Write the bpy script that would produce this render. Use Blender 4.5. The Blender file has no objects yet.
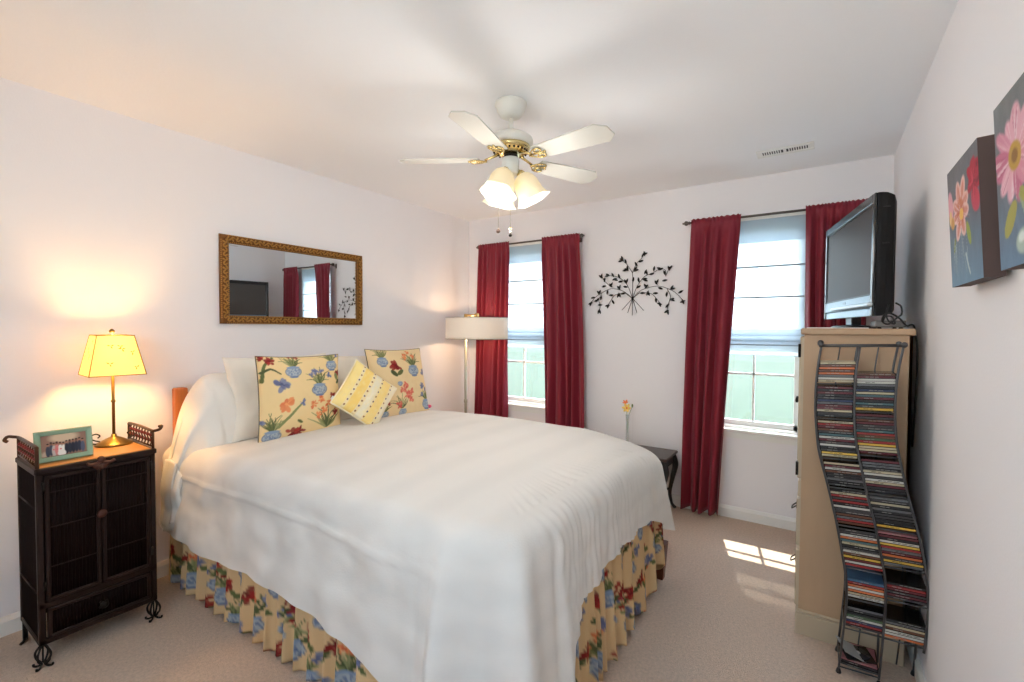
import bpy, math, random
import numpy as np
from mathutils import Vector, Matrix, noise
PI = math.pi
sc = bpy.context.scene
COL = sc.collection
W = 3.325; H = 2.44; NEAR = -4.55

# ------------------------------------------------------------------ camera, world, sun, exposure
def make_camera():
    yaw, pit, roll = 0.588, 0.0279, 0.0057
    f = Vector((-math.sin(yaw)*math.cos(pit), math.cos(yaw)*math.cos(pit), -math.sin(pit)))
    r = Vector((math.cos(yaw), math.sin(yaw), 0)); u = r.cross(f)
    r2 = r*math.cos(roll)+u*math.sin(roll); u2 = u*math.cos(roll)-r*math.sin(roll)
    cam = bpy.data.cameras.new('camera'); o = bpy.data.objects.new('camera', cam); COL.objects.link(o)
    m = Matrix.Identity(4)
    for i in range(3):
        m[i][0] = r2[i]; m[i][1] = u2[i]; m[i][2] = -f[i]
    m[0][3], m[1][3], m[2][3] = 2.9795, -3.6798, 1.3687
    o.matrix_world = m
    cam.sensor_width = 36; cam.lens = 465.0/1024*36; cam.clip_start = .02; cam.clip_end = 500
    sc.camera = o
make_camera()

def make_world():
    w = bpy.data.worlds.new('sky'); sc.world = w; w.use_nodes = True
    nt = w.node_tree; nt.nodes.clear()
    N = nt.nodes.new; L = nt.links.new
    out = N('ShaderNodeOutputWorld'); bg = N('ShaderNodeBackground')
    tc = N('ShaderNodeTexCoord'); sep = N('ShaderNodeSeparateXYZ'); cr = N('ShaderNodeValToRGB')
    L(tc.outputs['Generated'], sep.inputs[0]); L(sep.outputs['Z'], cr.inputs[0])
    e = cr.color_ramp.elements
    e[0].position = 0.0; e[0].color = (.86, .90, .92, 1)
    e[1].position = .6; e[1].color = (.40, .62, .95, 1)
    k = e.new(.25); k.color = (.66, .83, 1.0, 1)
    nz = N('ShaderNodeTexNoise'); nz.inputs['Scale'].default_value = 3; nz.inputs['Detail'].default_value = 5
    L(tc.outputs['Generated'], nz.inputs['Vector'])
    cl = N('ShaderNodeValToRGB'); cl.color_ramp.elements[0].position = .5; cl.color_ramp.elements[1].position = .7
    L(nz.outputs['Fac'], cl.inputs[0])
    mx = N('ShaderNodeMix'); mx.data_type = 'RGBA'
    L(cl.outputs['Color'], mx.inputs['Factor']); L(cr.outputs['Color'], mx.inputs['A']); mx.inputs['B'].default_value = (.95, .97, 1, 1)
    L(mx.outputs['Result'], bg.inputs['Color']); bg.inputs['Strength'].default_value = 6.2
    L(bg.outputs[0], out.inputs[0])
make_world()

def make_sun():
    l = bpy.data.lights.new('sun', 'SUN'); l.energy = 7; l.angle = .009; l.color = (1, .95, .86)
    o = bpy.data.objects.new('sun', l); COL.objects.link(o)
    d = Vector((.21, -1, -1.75)).normalized()
    o.rotation_mode = 'QUATERNION'; o.rotation_quaternion = d.to_track_quat('-Z', 'Y')
    o.location = (1.5, 8, 15)
make_sun()

def lamp(name, loc, power, color, radius):
    l = bpy.data.lights.new(name, 'POINT'); l.energy = power; l.color = color; l.shadow_soft_size = radius
    o = bpy.data.objects.new(name, l); COL.objects.link(o); o.location = loc
    return o

vs = sc.view_settings
sc.display_settings.display_device = 'sRGB'
vs.view_transform = 'Standard'; vs.look = 'None'; vs.gamma = 1; vs.use_curve_mapping = False
vs.exposure = 0.86
sc.cycles.use_denoising = True
sc.cycles.max_bounces = 12; sc.cycles.diffuse_bounces = 7; sc.cycles.transparent_max_bounces = 16
sc.cycles.caustics_reflective = False; sc.cycles.caustics_refractive = False
sc.cycles.sample_clamp_indirect = 6

# ------------------------------------------------------------------ materials
def lin(c):
    return tuple(((v/255)/12.92 if v/255 <= .04045 else ((v/255+.055)/1.055)**2.4) for v in c)
MATS = {}
def mat(name, rgb, rough=.6, metal=0, bump=0, bscale=50, spec=.5, var=0, vscale=8, trans=0, sheen=0, alpha=1, stretch=None, emis=None):
    """principled material; colour varies a little by noise, bump by a finer noise"""
    if name in MATS: return MATS[name]
    m = bpy.data.materials.new(name); m.use_nodes = True; nt = m.node_tree
    b = nt.nodes['Principled BSDF']; N = nt.nodes.new; L = nt.links.new
    c = (*lin(rgb), 1)
    b.inputs['Base Color'].default_value = c; b.inputs['Roughness'].default_value = rough
    b.inputs['Metallic'].default_value = metal; b.inputs['Specular IOR Level'].default_value = spec
    if sheen: b.inputs['Sheen Weight'].default_value = sheen
    if alpha < 1: b.inputs['Alpha'].default_value = alpha
    if emis:
        b.inputs['Emission Color'].default_value = (*lin(emis[0]), 1); b.inputs['Emission Strength'].default_value = emis[1]
    tc = N('ShaderNodeTexCoord'); mp = N('ShaderNodeMapping'); L(tc.outputs['Object'], mp.inputs[0])
    if stretch: mp.inputs['Scale'].default_value = stretch
    if var:
        nz = N('ShaderNodeTexNoise'); nz.inputs['Scale'].default_value = vscale; nz.inputs['Detail'].default_value = 4
        L(mp.outputs[0], nz.inputs['Vector'])
        mx = N('ShaderNodeMix'); mx.data_type = 'RGBA'
        mx.inputs['A'].default_value = tuple(min(1, v*(1-var)) for v in c[:3])+(1,)
        mx.inputs['B'].default_value = tuple(min(1, v*(1+var)) for v in c[:3])+(1,)
        L(nz.outputs['Fac'], mx.inputs['Factor']); L(mx.outputs['Result'], b.inputs['Base Color'])
    if bump:
        n2 = N('ShaderNodeTexNoise'); n2.inputs['Scale'].default_value = bscale; n2.inputs['Detail'].default_value = 3
        L(mp.outputs[0], n2.inputs['Vector'])
        bp = N('ShaderNodeBump'); bp.inputs['Strength'].default_value = bump; bp.inputs['Distance'].default_value = .01
        L(n2.outputs['Fac'], bp.inputs['Height']); L(bp.outputs[0], b.inputs['Normal'])
    if trans:
        out = nt.nodes['Material Output']; t = N('ShaderNodeBsdfTranslucent'); t.inputs[0].default_value = c
        ms = N('ShaderNodeMixShader'); ms.inputs[0].default_value = trans
        L(b.outputs[0], ms.inputs[1]); L(t.outputs[0], ms.inputs[2]); L(ms.outputs[0], out.inputs[0])
    MATS[name] = m
    return m

def mat_attr(name, rough=.8, trans=0, bump=0, bscale=300, spec=.3):
    """material whose colour is the printed pattern stored on the mesh"""
    m = mat(name, (255, 255, 255), rough, bump=bump, bscale=bscale, spec=spec); nt = m.node_tree
    a = nt.nodes.new('ShaderNodeAttribute'); a.attribute_name = 'print'
    nt.links.new(a.outputs['Color'], nt.nodes['Principled BSDF'].inputs['Base Color'])
    if trans:
        out = nt.nodes['Material Output']; t = nt.nodes.new('ShaderNodeBsdfTranslucent')
        nt.links.new(a.outputs['Color'], t.inputs[0])
        ms = nt.nodes.new('ShaderNodeMixShader'); ms.inputs[0].default_value = trans
        nt.links.new(nt.nodes['Principled BSDF'].outputs[0], ms.inputs[1]); nt.links.new(t.outputs[0], ms.inputs[2])
        nt.links.new(ms.outputs[0], out.inputs[0])
    return m

def mat_see(name, rgb, clear, trans=.5, gloss=0):
    """thin layer: part clear, the rest diffuse and translucent (sheer cloth, panes)"""
    m = bpy.data.materials.new(name); m.use_nodes = True; nt = m.node_tree; nt.nodes.clear()
    N = nt.nodes.new; L = nt.links.new; c = (*lin(rgb), 1)
    out = N('ShaderNodeOutputMaterial'); tr = N('ShaderNodeBsdfTransparent')
    tr.inputs[0].default_value = (1, 1, 1, 1) if not gloss else (.96, .985, .97, 1)
    if gloss:
        a = N('ShaderNodeBsdfGlossy'); a.inputs['Roughness'].default_value = .02; a.inputs[0].default_value = c
        ms = N('ShaderNodeMixShader'); ms.inputs[0].default_value = .05; L(tr.outputs[0], ms.inputs[1]); L(a.outputs[0], ms.inputs[2])
    else:
        d = N('ShaderNodeBsdfDiffuse'); d.inputs[0].default_value = c
        t = N('ShaderNodeBsdfTranslucent'); t.inputs[0].default_value = c
        m1 = N('ShaderNodeMixShader'); m1.inputs[0].default_value = trans
        L(d.outputs[0], m1.inputs[1]); L(t.outputs[0], m1.inputs[2])
        ms = N('ShaderNodeMixShader'); ms.inputs[0].default_value = 1-clear
        L(tr.outputs[0], ms.inputs[1]); L(m1.outputs[0], ms.inputs[2])
    L(ms.outputs[0], out.inputs[0])
    return m

M_wall = mat('wall_paint', (238, 236, 238), .9, bump=.05, bscale=120, spec=.2)
M_ceil = mat('ceiling_paint', (244, 245, 247), .95, bump=.05, bscale=90, spec=.1)
M_trim = mat('trim_white', (236, 236, 232), .45)
M_carpet = mat('carpet_pile', (222, 199, 180), 1, bump=1, bscale=240, spec=.05, var=.26, vscale=85)
M_black = mat('black_plastic', (22, 22, 24), .35)
M_iron = mat('dark_iron', (38, 32, 28), .5, .6)
M_white = mat('white_enamel', (232, 230, 222), .35)
M_brass = mat('polished_brass', (226, 204, 146), .25, 1)
M_linen = mat('white_linen', (230, 228, 222), .85, bump=.12, bscale=220, spec=.2, sheen=.2)
M_sham = mat('cream_linen', (232, 226, 214), .85, bump=.12, bscale=200, spec=.2, sheen=.2)
M_pinewood = mat('orange_pine', (186, 104, 44), .4, bump=.1, bscale=30, var=.25, vscale=9, stretch=(8, 8, .8))
M_dresser = mat('pale_pine', (184, 152, 120), .5, bump=.06, bscale=20, var=.10, vscale=5, stretch=(3, 3, .6))
M_dresser_base = mat('painted_pine', (186, 168, 142), .5, var=.04, vscale=5)
M_maroon = mat('maroon_cloth', (138, 34, 52), .5, bump=.15, bscale=240, trans=.16, sheen=.12, spec=.35)

# ------------------------------------------------------------------ mesh building
class MB:
    def __init__(s): s.v = []; s.f = []; s.mi = []; s.sm = []; s.col = []; s.mats = []
    def idx(s, m):
        if m not in s.mats: s.mats.append(m)
        return s.mats.index(m)
    def add(s, vs_, fs, m, smooth=False, col=None, M=None):
        b = len(s.v)
        for p in vs_:
            p = Vector(p); s.v.append(tuple(M @ p if M else p))
        k = s.idx(m)
        for f in fs: s.f.append(tuple(b+i for i in f)); s.mi.append(k); s.sm.append(smooth)
        s.col += list(col) if col is not None else [(1, 1, 1)]*len(vs_)
        return s
    def box(s, lo, hi, m, M=None, bev=0):
        x0, y0, z0 = lo; x1, y1, z1 = hi
        if bev and min(x1-x0, y1-y0, z1-z0) > 2*bev:
            b = bev; vs_ = []; 
            pts = []
            for sx, X in ((1, x0), (-1, x1)):
                for sy, Y in ((1, y0), (-1, y1)):
                    for sz, Z in ((1, z0), (-1, z1)):
                        pts.append(((X, Y+sy*b, Z+sz*b), (X+sx*b, Y, Z+sz*b), (X+sx*b, Y+sy*b, Z)))
            for p in pts: vs_ += list(p)
            def i(c, a): return c*3+a
            def c(x, y, z): return x*4+y*2+z
            fs = []
            fs += [(i(c(0,0,0),0), i(c(0,0,1),0), i(c(0,1,1),0), i(c(0,1,0),0)), (i(c(1,0,0),0), i(c(1,1,0),0), i(c(1,1,1),0), i(c(1,0,1),0))]
            fs += [(i(c(0,0,0),1), i(c(1,0,0),1), i(c(1,0,1),1), i(c(0,0,1),1)), (i(c(0,1,0),1), i(c(0,1,1),1), i(c(1,1,1),1), i(c(1,1,0),1))]
            fs += [(i(c(0,0,0),2), i(c(0,1,0),2), i(c(1,1,0),2), i(c(1,0,0),2)), (i(c(0,0,1),2), i(c(1,0,1),2), i(c(1,1,1),2), i(c(0,1,1),2))]
            for a in (0, 1):
                for d in (0, 1):
                    fs.append((i(c(a,d,0),0), i(c(a,d,1),0), i(c(a,d,1),1), i(c(a,d,0),1)))
                    fs.append((i(c(a,0,d),0), i(c(a,1,d),0), i(c(a,1,d),2), i(c(a,0,d),2)))
                    fs.append((i(c(0,a,d),1), i(c(1,a,d),1), i(c(1,a,d),2), i(c(0,a,d),2)))
            for k in range(8): fs.append((k*3, k*3+1, k*3+2))
            return s.add(vs_, fs, m, M=M)
        vs_ = [(x0,y0,z0),(x1,y0,z0),(x1,y1,z0),(x0,y1,z0),(x0,y0,z1),(x1,y0,z1),(x1,y1,z1),(x0,y1,z1)]
        return s.add(vs_, [(0,3,2,1),(4,5,6,7),(0,1,5,4),(1,2,6,5),(2,3,7,6),(3,0,4,7)], m, M=M)
    def tube(s, pts, r, m, n=8, M=None, closed=False, cap=True):
        P = [Vector(p) for p in pts]; k = len(P)
        rs = r if isinstance(r, (list, tuple)) else [r]*k
        vs_ = []; prev = None
        for i in range(k):
            if closed: t = (P[(i+1) % k]-P[i-1]).normalized()
            else: t = (P[min(i+1, k-1)]-P[max(i-1, 0)]).normalized()
            if prev is None:
                a = Vector((0, 0, 1)) if abs(t.z) < .9 else Vector((1, 0, 0))
                u = t.cross(a).normalized()
            else:
                u = (prev-t*prev.dot(t)); u = u.normalized() if u.length > 1e-6 else t.orthogonal().normalized()
            prev = u; w = t.cross(u)
            for j in range(n):
                a = 2*PI*j/n; vs_.append(P[i]+(u*math.cos(a)+w*math.sin(a))*rs[i])
        fs = []
        for i in range(k if closed else k-1):
            for j in range(n):
                a = i*n+j; b = i*n+(j+1) % n; c = ((i+1) % k)*n+(j+1) % n; d = ((i+1) % k)*n+j
                fs.append((a, b, c, d))
        if cap and not closed: fs += [tuple(range(n-1, -1, -1)), tuple((k-1)*n+j for j in range(n))]
        return s.add(vs_, fs, m, True, M=M)
    def lathe(s, prof, m, n=32, M=None, lobes=None):
        vs_ = []; k = len(prof)
        for q, (r, z) in enumerate(prof):
            for j in range(n):
                a = 2*PI*j/n; rr = r*(1+(lobes(q/(k-1), a) if lobes else 0))
                vs_.append((rr*math.cos(a), rr*math.sin(a), z))
        fs = [(i*n+j, i*n+(j+1) % n, (i+1)*n+(j+1) % n, (i+1)*n+j) for i in range(k-1) for j in range(n)]
        if prof[0][0] > 1e-5 and not lobes: fs.append(tuple(range(n-1, -1, -1)))
        if prof[-1][0] > 1e-5 and not lobes: fs.append(tuple((k-1)*n+j for j in range(n)))
        return s.add(vs_, fs, m, True, M=M)
    def grid(s, nu, nv, fn, m, col=None, smooth=True, closed_u=False, M=None):
        """fn(i, j) -> point for i<nu, j<nv"""
        vs_ = [fn(i, j) for i in range(nu) for j in range(nv)]
        c = [col(i, j) for i in range(nu) for j in range(nv)] if col else None
        fs = []
        for i in range(nu if closed_u else nu-1):
            for j in range(nv-1):
                i2 = (i+1) % nu
                fs.append((i*nv+j, i2*nv+j, i2*nv+j+1, i*nv+j+1))
        return s.add(vs_, fs, m, smooth, c, M=M)
    def ball(s, c, r, m, n=10, sc_=(1, 1, 1)):
        prof = [(r*math.sin(PI*i/(n//2+2)), -r*math.cos(PI*i/(n//2+2))) for i in range(n//2+3)]
        M = Matrix.Translation(c) @ Matrix.Diagonal((*sc_, 1))
        return s.lathe(prof, m, n, M)
    def prism(s, pts, z0, z1, m, M=None, smooth=False):
        n = len(pts)
        vs_ = [(x, y, z0) for x, y in pts]+[(x, y, z1) for x, y in pts]
        fs = [tuple(range(n-1, -1, -1)), tuple(range(n, 2*n))]+[(i, (i+1) % n, (i+1) % n+n, i+n) for i in range(n)]
        return s.add(vs_, fs, m, smooth, M=M)
    def build(s, name, parent=None, loc=None):
        me = bpy.data.meshes.new(name); me.from_pydata(s.v, [], s.f)
        for m in s.mats: me.materials.append(m)
        me.polygons.foreach_set('material_index', s.mi); me.polygons.foreach_set('use_smooth', s.sm)
        if any(c != (1, 1, 1) for c in s.col[:2000]) or any(m.name.startswith('print') for m in s.mats):
            at = me.color_attributes.new('print', 'FLOAT_COLOR', 'POINT')
            at.data.foreach_set('color', np.array([(*c, 1) for c in s.col], dtype=np.float32).ravel())
        me.update()
        o = bpy.data.objects.new(name, me); COL.objects.link(o)
        if parent: o.parent = parent
        if loc: o.location = loc
        return o

def thing(name, label, cat, loc=(0, 0, 0), rotz=0, group=None):
    o = bpy.data.objects.new(name, None); COL.objects.link(o); o.location = loc; o.rotation_euler = (0, 0, rotz)
    o.empty_display_size = .05
    o['label'] = label; o['category'] = cat
    if group: o['group'] = group
    return o
def tag(o, label, cat, group=None, kind=None):
    o['label'] = label; o['category'] = cat
    if group: o['group'] = group
    if kind: o['kind'] = kind
    return o
def struct(o): o['kind'] = 'structure'; return o
def bez(pts, n=8):
    """smooth curve through points (Catmull-Rom)"""
    P = [Vector(p) for p in pts]; P = [P[0]*2-P[1]]+P+[P[-1]*2-P[-2]]; out = []
    for i in range(1, len(P)-2):
        for k in range(n):
            t = k/n; a, b, c, d = P[i-1:i+3]
            out.append(.5*((2*b)+(c-a)*t+(2*a-5*b+4*c-d)*t*t+(3*b-a-3*c+d)*t*t*t))
    out.append(P[-2]); return out
def interp(x, xs, ys):
    return float(np.interp(x, xs, ys))
def nz(x, y=0, z=0): return noise.noise(Vector((x, y, z)))

# ------------------------------------------------------------------ painting of printed cloth and pictures (numpy)
class Paint:
    def __init__(s, w, h, bg, wrap=False):
        s.w, s.h, s.wrap = w, h, wrap; s.a = np.ones((h, w, 3))*np.array(lin(bg))
    def blob(s, cx, cy, rx, ry, rot, c, soft=1.0, alpha=1, petals=0, pk=.25):
        R = int(max(rx, ry)*1.4)+3
        xs = np.arange(int(cx)-R, int(cx)+R+1); ys = np.arange(int(cy)-R, int(cy)+R+1)
        X, Y = np.meshgrid(xs-cx, ys-cy); ca, sa = math.cos(rot), math.sin(rot)
        U = (X*ca+Y*sa)/rx; V = (-X*sa+Y*ca)/ry; D = np.sqrt(U*U+V*V)
        if petals: D = D/(1+pk*np.cos(petals*np.arctan2(V, U)))
        k = np.clip((1-D)*min(rx, ry)/soft+.5, 0, 1)*alpha
        if s.wrap: YI, XI = np.mod(ys, s.h), np.mod(xs, s.w)
        else:
            my = (ys >= 0) & (ys < s.h); mx = (xs >= 0) & (xs < s.w)
            ys, xs = ys[my], xs[mx]; k = k[my][:, mx]; YI, XI = ys, xs
            if len(ys) == 0 or len(xs) == 0: return
        ix = np.ix_(YI, XI); s.a[ix] = s.a[ix]*(1-k[..., None])+np.array(lin(c))*k[..., None]
    def stroke(s, pts, w0, w1, c, n=26, alpha=1):
        P = bez([(p[0], p[1], 0) for p in pts], max(2, n//max(1, len(pts)-1)))
        for i, p in enumerate(P):
            w = w0+(w1-w0)*i/(len(P)-1); s.blob(p.x, p.y, w, w, 0, c, 1, alpha)
    def leaf(s, x, y, L, wd, ang, c):
        s.blob(x+math.cos(ang)*L/2, y+math.sin(ang)*L/2, L/2, wd/2, ang, c)
    def get(s, u, v):
        """u, v in tiles or 0..1, v up"""
        if s.wrap: x = int(u*s.w) % s.w; y = int(v*s.h) % s.h
        else: x = min(s.w-1, max(0, int(u*s.w))); y = min(s.h-1, max(0, int(v*s.h)))
        return tuple(s.a[y, x])

rnd = random.Random(5)
GREENS = [(102, 110, 66), (134, 140, 92), (84, 94, 60), (156, 156, 108)]
def pot(P, x, y, s_, kind=0):
    """blue and white china bowl with y the rim height (v up)"""
    P.blob(x, y-s_*.42, s_*.62, s_*.42, 0, (112, 124, 146)); P.blob(x, y-s_*.42, s_*.56, s_*.36, 0, (172, 182, 192))
    P.blob(x, y-s_*.06, s_*.5, s_*.11, 0, (138, 158, 186))
    P.blob(x, y-s_*.84, s_*.34, s_*.09, 0, (112, 130, 160))
    for k in range(34): P.blob(x+rnd.uniform(-.48, .48)*s_, y-s_*rnd.uniform(.2, .68), s_*.055, s_*.035, rnd.uniform(0, 3), (104, 122, 160), 1, .75)
def leaves(P, x, y, s_, n=9, spread=1.0):
    for k in range(n):
        a = PI/2+(k-(n-1)/2)/(n-1)*2.0*spread; L = s_*rnd.uniform(.8, 1.35); b = rnd.choice([-1, 1])*rnd.uniform(0, .3)
        P.stroke([(x+math.cos(a)*s_*.08, y), (x+math.cos(a)*L*.55, y+math.sin(a)*L*.6), (x+math.cos(a+b)*L, y+math.sin(a+b)*L)], s_*.055, s_*.02, rnd.choice(GREENS), alpha=.95)
def flower(P, x, y, r, c, c2):
    r *= 1.2
    mixc = lambda t: tuple(c[q]*(1-t)+c2[q]*t for q in range(3))
    for k in range(11):
        a = rnd.uniform(0, 6.28); d = r*rnd.uniform(.25, .75)
        P.blob(x+math.cos(a)*d, y+math.sin(a)*d, r*rnd.uniform(.28, .5), r*rnd.uniform(.16, .3), a+rnd.uniform(-.4, .4), mixc(rnd.uniform(0, .75)), 1.4, .92)
    for k in range(8):
        a = rnd.uniform(0, 6.28); d = r*rnd.uniform(.1, .7)
        P.stroke([(x+math.cos(a)*d*.3, y+math.sin(a)*d*.3), (x+math.cos(a)*d, y+math.sin(a)*d)], r*.06, r*.04, mixc(rnd.uniform(.5, 1.25)), 6, .7)
    P.blob(x, y, r*.16, r*.14, 0, mixc(1), 1, .8)
RED = ((178, 52, 44), (112, 26, 30)); ORG = ((216, 104, 66), (244, 168, 110)); BLU = ((138, 144, 172), (96, 102, 140))
def bouquet(P, x, y, s_, fl, n):
    s_ *= 1.42
    leaves(P, x, y, s_, 15)
    for k in range(n):
        a = rnd.uniform(.5, PI-.5); L = s_*rnd.uniform(.75, 1.3); flower(P, x+math.cos(a)*L, y+math.sin(a)*L, s_*rnd.uniform(.16, .26), *fl)
    pot(P, x, y, s_)
CREAM = (240, 214, 150)
# cushion cloth for the left and right cushions: painted to the layout seen
def cushion_left():
    P = Paint(260, 260, (238, 210, 156))
    S = 2.6
    def q(x, y): return x*S, (100-y)*S
    bouquet(P, *q(12, 88), 30, BLU, 1); flower(P, *q(26, 58), 21, *ORG); P.stroke([q(18, 84), q(30, 72), q(44, 58)], 5, 3, GREENS[1]); flower(P, *q(44, 58), 11, *BLU)
    leaves(P, *q(75, 92), 58, 13, 1.1)
    for x, y in ((58, 62), (68, 56), (78, 62), (84, 54), (72, 70), (88, 74), (64, 76)): flower(P, *q(x, y), 11, *(ORG if x < 80 else RED))
    bouquet(P, *q(66, 37), 30, BLU, 5); bouquet(P, *q(36, 14), 27, RED, 2); bouquet(P, *q(86, 9), 25, BLU, 1)
    flower(P, *q(22, 34), 24, *BLU); 
    P.stroke([q(2, 30), q(6, 12), q(16, 2)], 5, 3, GREENS[0]); P.stroke([q(2, 20), q(12, 16), q(22, 22)], 4, 2, GREENS[2]); flower(P, *q(12, 6), 14, *RED); flower(P, *q(3, 2), 10, *RED)
    flower(P, *q(34, 95), 20, *RED); flower(P, *q(42, 93), 14, *RED); P.leaf(*q(38, 78), 20, 9, -.6, GREENS[0])
    flower(P, *q(96, 24), 12, *RED); P.leaf(*q(94, 34), 26, 14, 1.9, GREENS[1]); P.leaf(*q(92, 38), 22, 12, .6, GREENS[2])
    return P
def cushion_right():
    P = Paint(260, 260, (236, 210, 162)); S = 2.6
    def q(x, y): return x*S, (100-y)*S
    bouquet(P, *q(20, 14), 27, BLU, 1); bouquet(P, *q(72, 28), 32, ORG, 4); flower(P, *q(40, 26), 24, *RED); P.leaf(*q(40, 40), 34, 16, .5, GREENS[0]); P.leaf(*q(40, 42), 34, 16, 2.4, GREENS[2]); pot(P, *q(42, 50), 18)
    bouquet(P, *q(92, 80), 30, BLU, 3); leaves(P, *q(42, 88), 46, 9)
    for x, y in ((46, 62), (54, 70), (60, 78), (38, 82), (52, 56), (60, 66)): flower(P, *q(x, y), 14, *((206, 84, 76), (236, 150, 120)))
    pot(P, *q(44, 90), 30); flower(P, *q(94, 38), 14, *BLU); flower(P, *q(84, 60), 12, *BLU); flower(P, *q(14, 70), 20, *RED); bouquet(P, *q(14, 90), 20, RED, 2)
    return P
def skirt_tile():
    P = Paint(520, 340, (226, 194, 146), wrap=True)
    for x, y, s_, fl in ((60, 96, 40, RED), (190, 196, 38, BLU), (320, 90, 42, ORG), (440, 210, 36, RED), (150, 40, 30, BLU), (500, 110, 32, BLU), (390, 300, 30, RED), (60, 270, 34, BLU), (260, 300, 32, ORG)):
        bouquet(P, x, y, s_, fl, 4)
    for x, y, c in ((120, 130, RED), (250, 130, RED), (380, 150, BLU), (20, 180, RED), (330, 220, RED), (470, 30, RED), (230, 30, BLU), (130, 300, RED)):
        flower(P, x, y, 24, *c); P.leaf(x+10, y-16, 40, 16, -.5, GREENS[0]); P.leaf(x-8, y-16, 38, 15, 3.8, GREENS[2])
    return P

# ================================================================== THE ROOM
def room():
    b = MB(); b.box((-.15, NEAR-.15, -.12), (W+.15, .15, 0), M_carpet); struct(b.build('floor'))
    b = MB(); b.box((-.15, NEAR-.15, H), (W+.15, .15, H+.12), M_ceil); struct(b.build('ceiling'))
    b = MB(); b.box((-.15, NEAR, 0), (0, 0, H), M_wall); struct(b.build('wall_left'))
    b = MB(); b.box((W, NEAR, 0), (W+.15, 0, H), M_wall); struct(b.build('wall_right'))
    # window wall with two openings
    b = MB(); xs = [-.15, WX[0][0], WX[0][1], WX[1][0], WX[1][1], W+.15]
    for i in range(5):
        if i % 2 == 0: b.box((xs[i], 0, 0), (xs[i+1], .15, H), M_wall)
        else:
            b.box((xs[i], 0, 0), (xs[i+1], .15, WZ[0]), M_wall); b.box((xs[i], 0, WZ[1]), (xs[i+1], .15, H), M_wall)
    struct(b.build('wall_back'))
    # wall behind the camera: added closed door, plus a window added for fill daylight
    X0, X1, Z0, Z1 = WC; D0, D1 = .30, 1.20
    b = MB(); b.box((-.15, NEAR-.12, 0), (D0, NEAR, H), M_wall); b.box((X0, NEAR-.12, 0), (X1, NEAR, Z0), M_wall); b.box((X0, NEAR-.12, Z1), (X1, NEAR, H), M_wall)
    b.box((D1, NEAR-.12, 0), (X0, NEAR, H), M_wall); b.box((X1, NEAR-.12, 0), (W+.15, NEAR, H), M_wall); b.box((D0, NEAR-.12, 2.05), (D1, NEAR, H), M_wall); struct(b.build('wall_front'))
    b = MB(); b.box((D0, NEAR-.09, 0), (D1, NEAR-.05, 2.05), M_trim, bev=.003)
    for x0 in (.40, .80):
        for z0, z1 in ((.15, .85), (1.0, 1.90)): b.box((x0, NEAR-.052, z0), (x0+.30, NEAR-.042, z1), M_trim, bev=.004)
    d = struct(b.build('door_1')); b = MB(); b.lathe([(.012, 0), (.010, .03), (.026, .045), (.022, .062), (0, .066)], M_brass, 20, Matrix.Translation((1.13, NEAR-.05, 1.0)) @ Matrix.Rotation(-PI/2, 4, 'X')); b.build('door_handle', d)
    b = MB(); y0, y1 = NEAR-.08, NEAR-.04
    for q in (X0, (X0+X1)/2-.02, X1-.04): b.box((q, y0, Z0), (q+.04, y1, Z1), M_trim, bev=.003)
    for q in (Z0, (Z0+Z1)/2-.02, Z1-.04): b.box((X0, y0, q), (X1, y1, q+.04), M_trim, bev=.003)
    b.box((X0-.03, NEAR-.04, Z0-.025), (X1+.03, NEAR+.04, Z0), M_trim, bev=.004); fr = struct(b.build('window_3'))
    b = MB(); b.box((X0+.02, NEAR-.062, Z0+.02), (X1-.02, NEAR-.058, Z1-.02), M_glass); b.build('glass_pane', fr)
    def base(name, p0, p1, nrm):
        # moulded profile swept straight
        prof = [(0, 0), (.014, 0), (.014, .062), (.010, .072), (.006, .083), (0, .083)]
        vs_ = []; 
        for P in (p0, p1):
            for d, z in prof: vs_.append((P[0]+nrm[0]*d, P[1]+nrm[1]*d, z))
        k = len(prof); fs = [(i, (i+1) % k, (i+1) % k+k, i+k) for i in range(k)]+[tuple(range(k)), tuple(range(2*k-1, k-1, -1))]
        b = MB(); b.add(vs_, fs, M_trim); struct(b.build(name))
    base('baseboard_left', (0, NEAR), (0, 0), (1, 0)); base('baseboard_right', (W, NEAR), (W, 0), (-1, 0)); base('baseboard_back', (0, 0), (W, 0), (0, -1))
WC = (1.75, 3.05, 1.16, 2.14)
WX = [(.335, .955), (2.27, 2.89)]; WZ = (.655, 2.13)
M_glass = mat_see('window_glass', (255, 255, 255), 1, gloss=1)
M_sheer = mat_see('sheer_shade_cloth', (212, 222, 230), .09, .68)
M_sheer2 = mat_see('sheer_shade_cloth_doubled', (196, 206, 216), .03, .58)
M_rib = mat('shade_rib', (150, 160, 168), .7)
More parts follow.
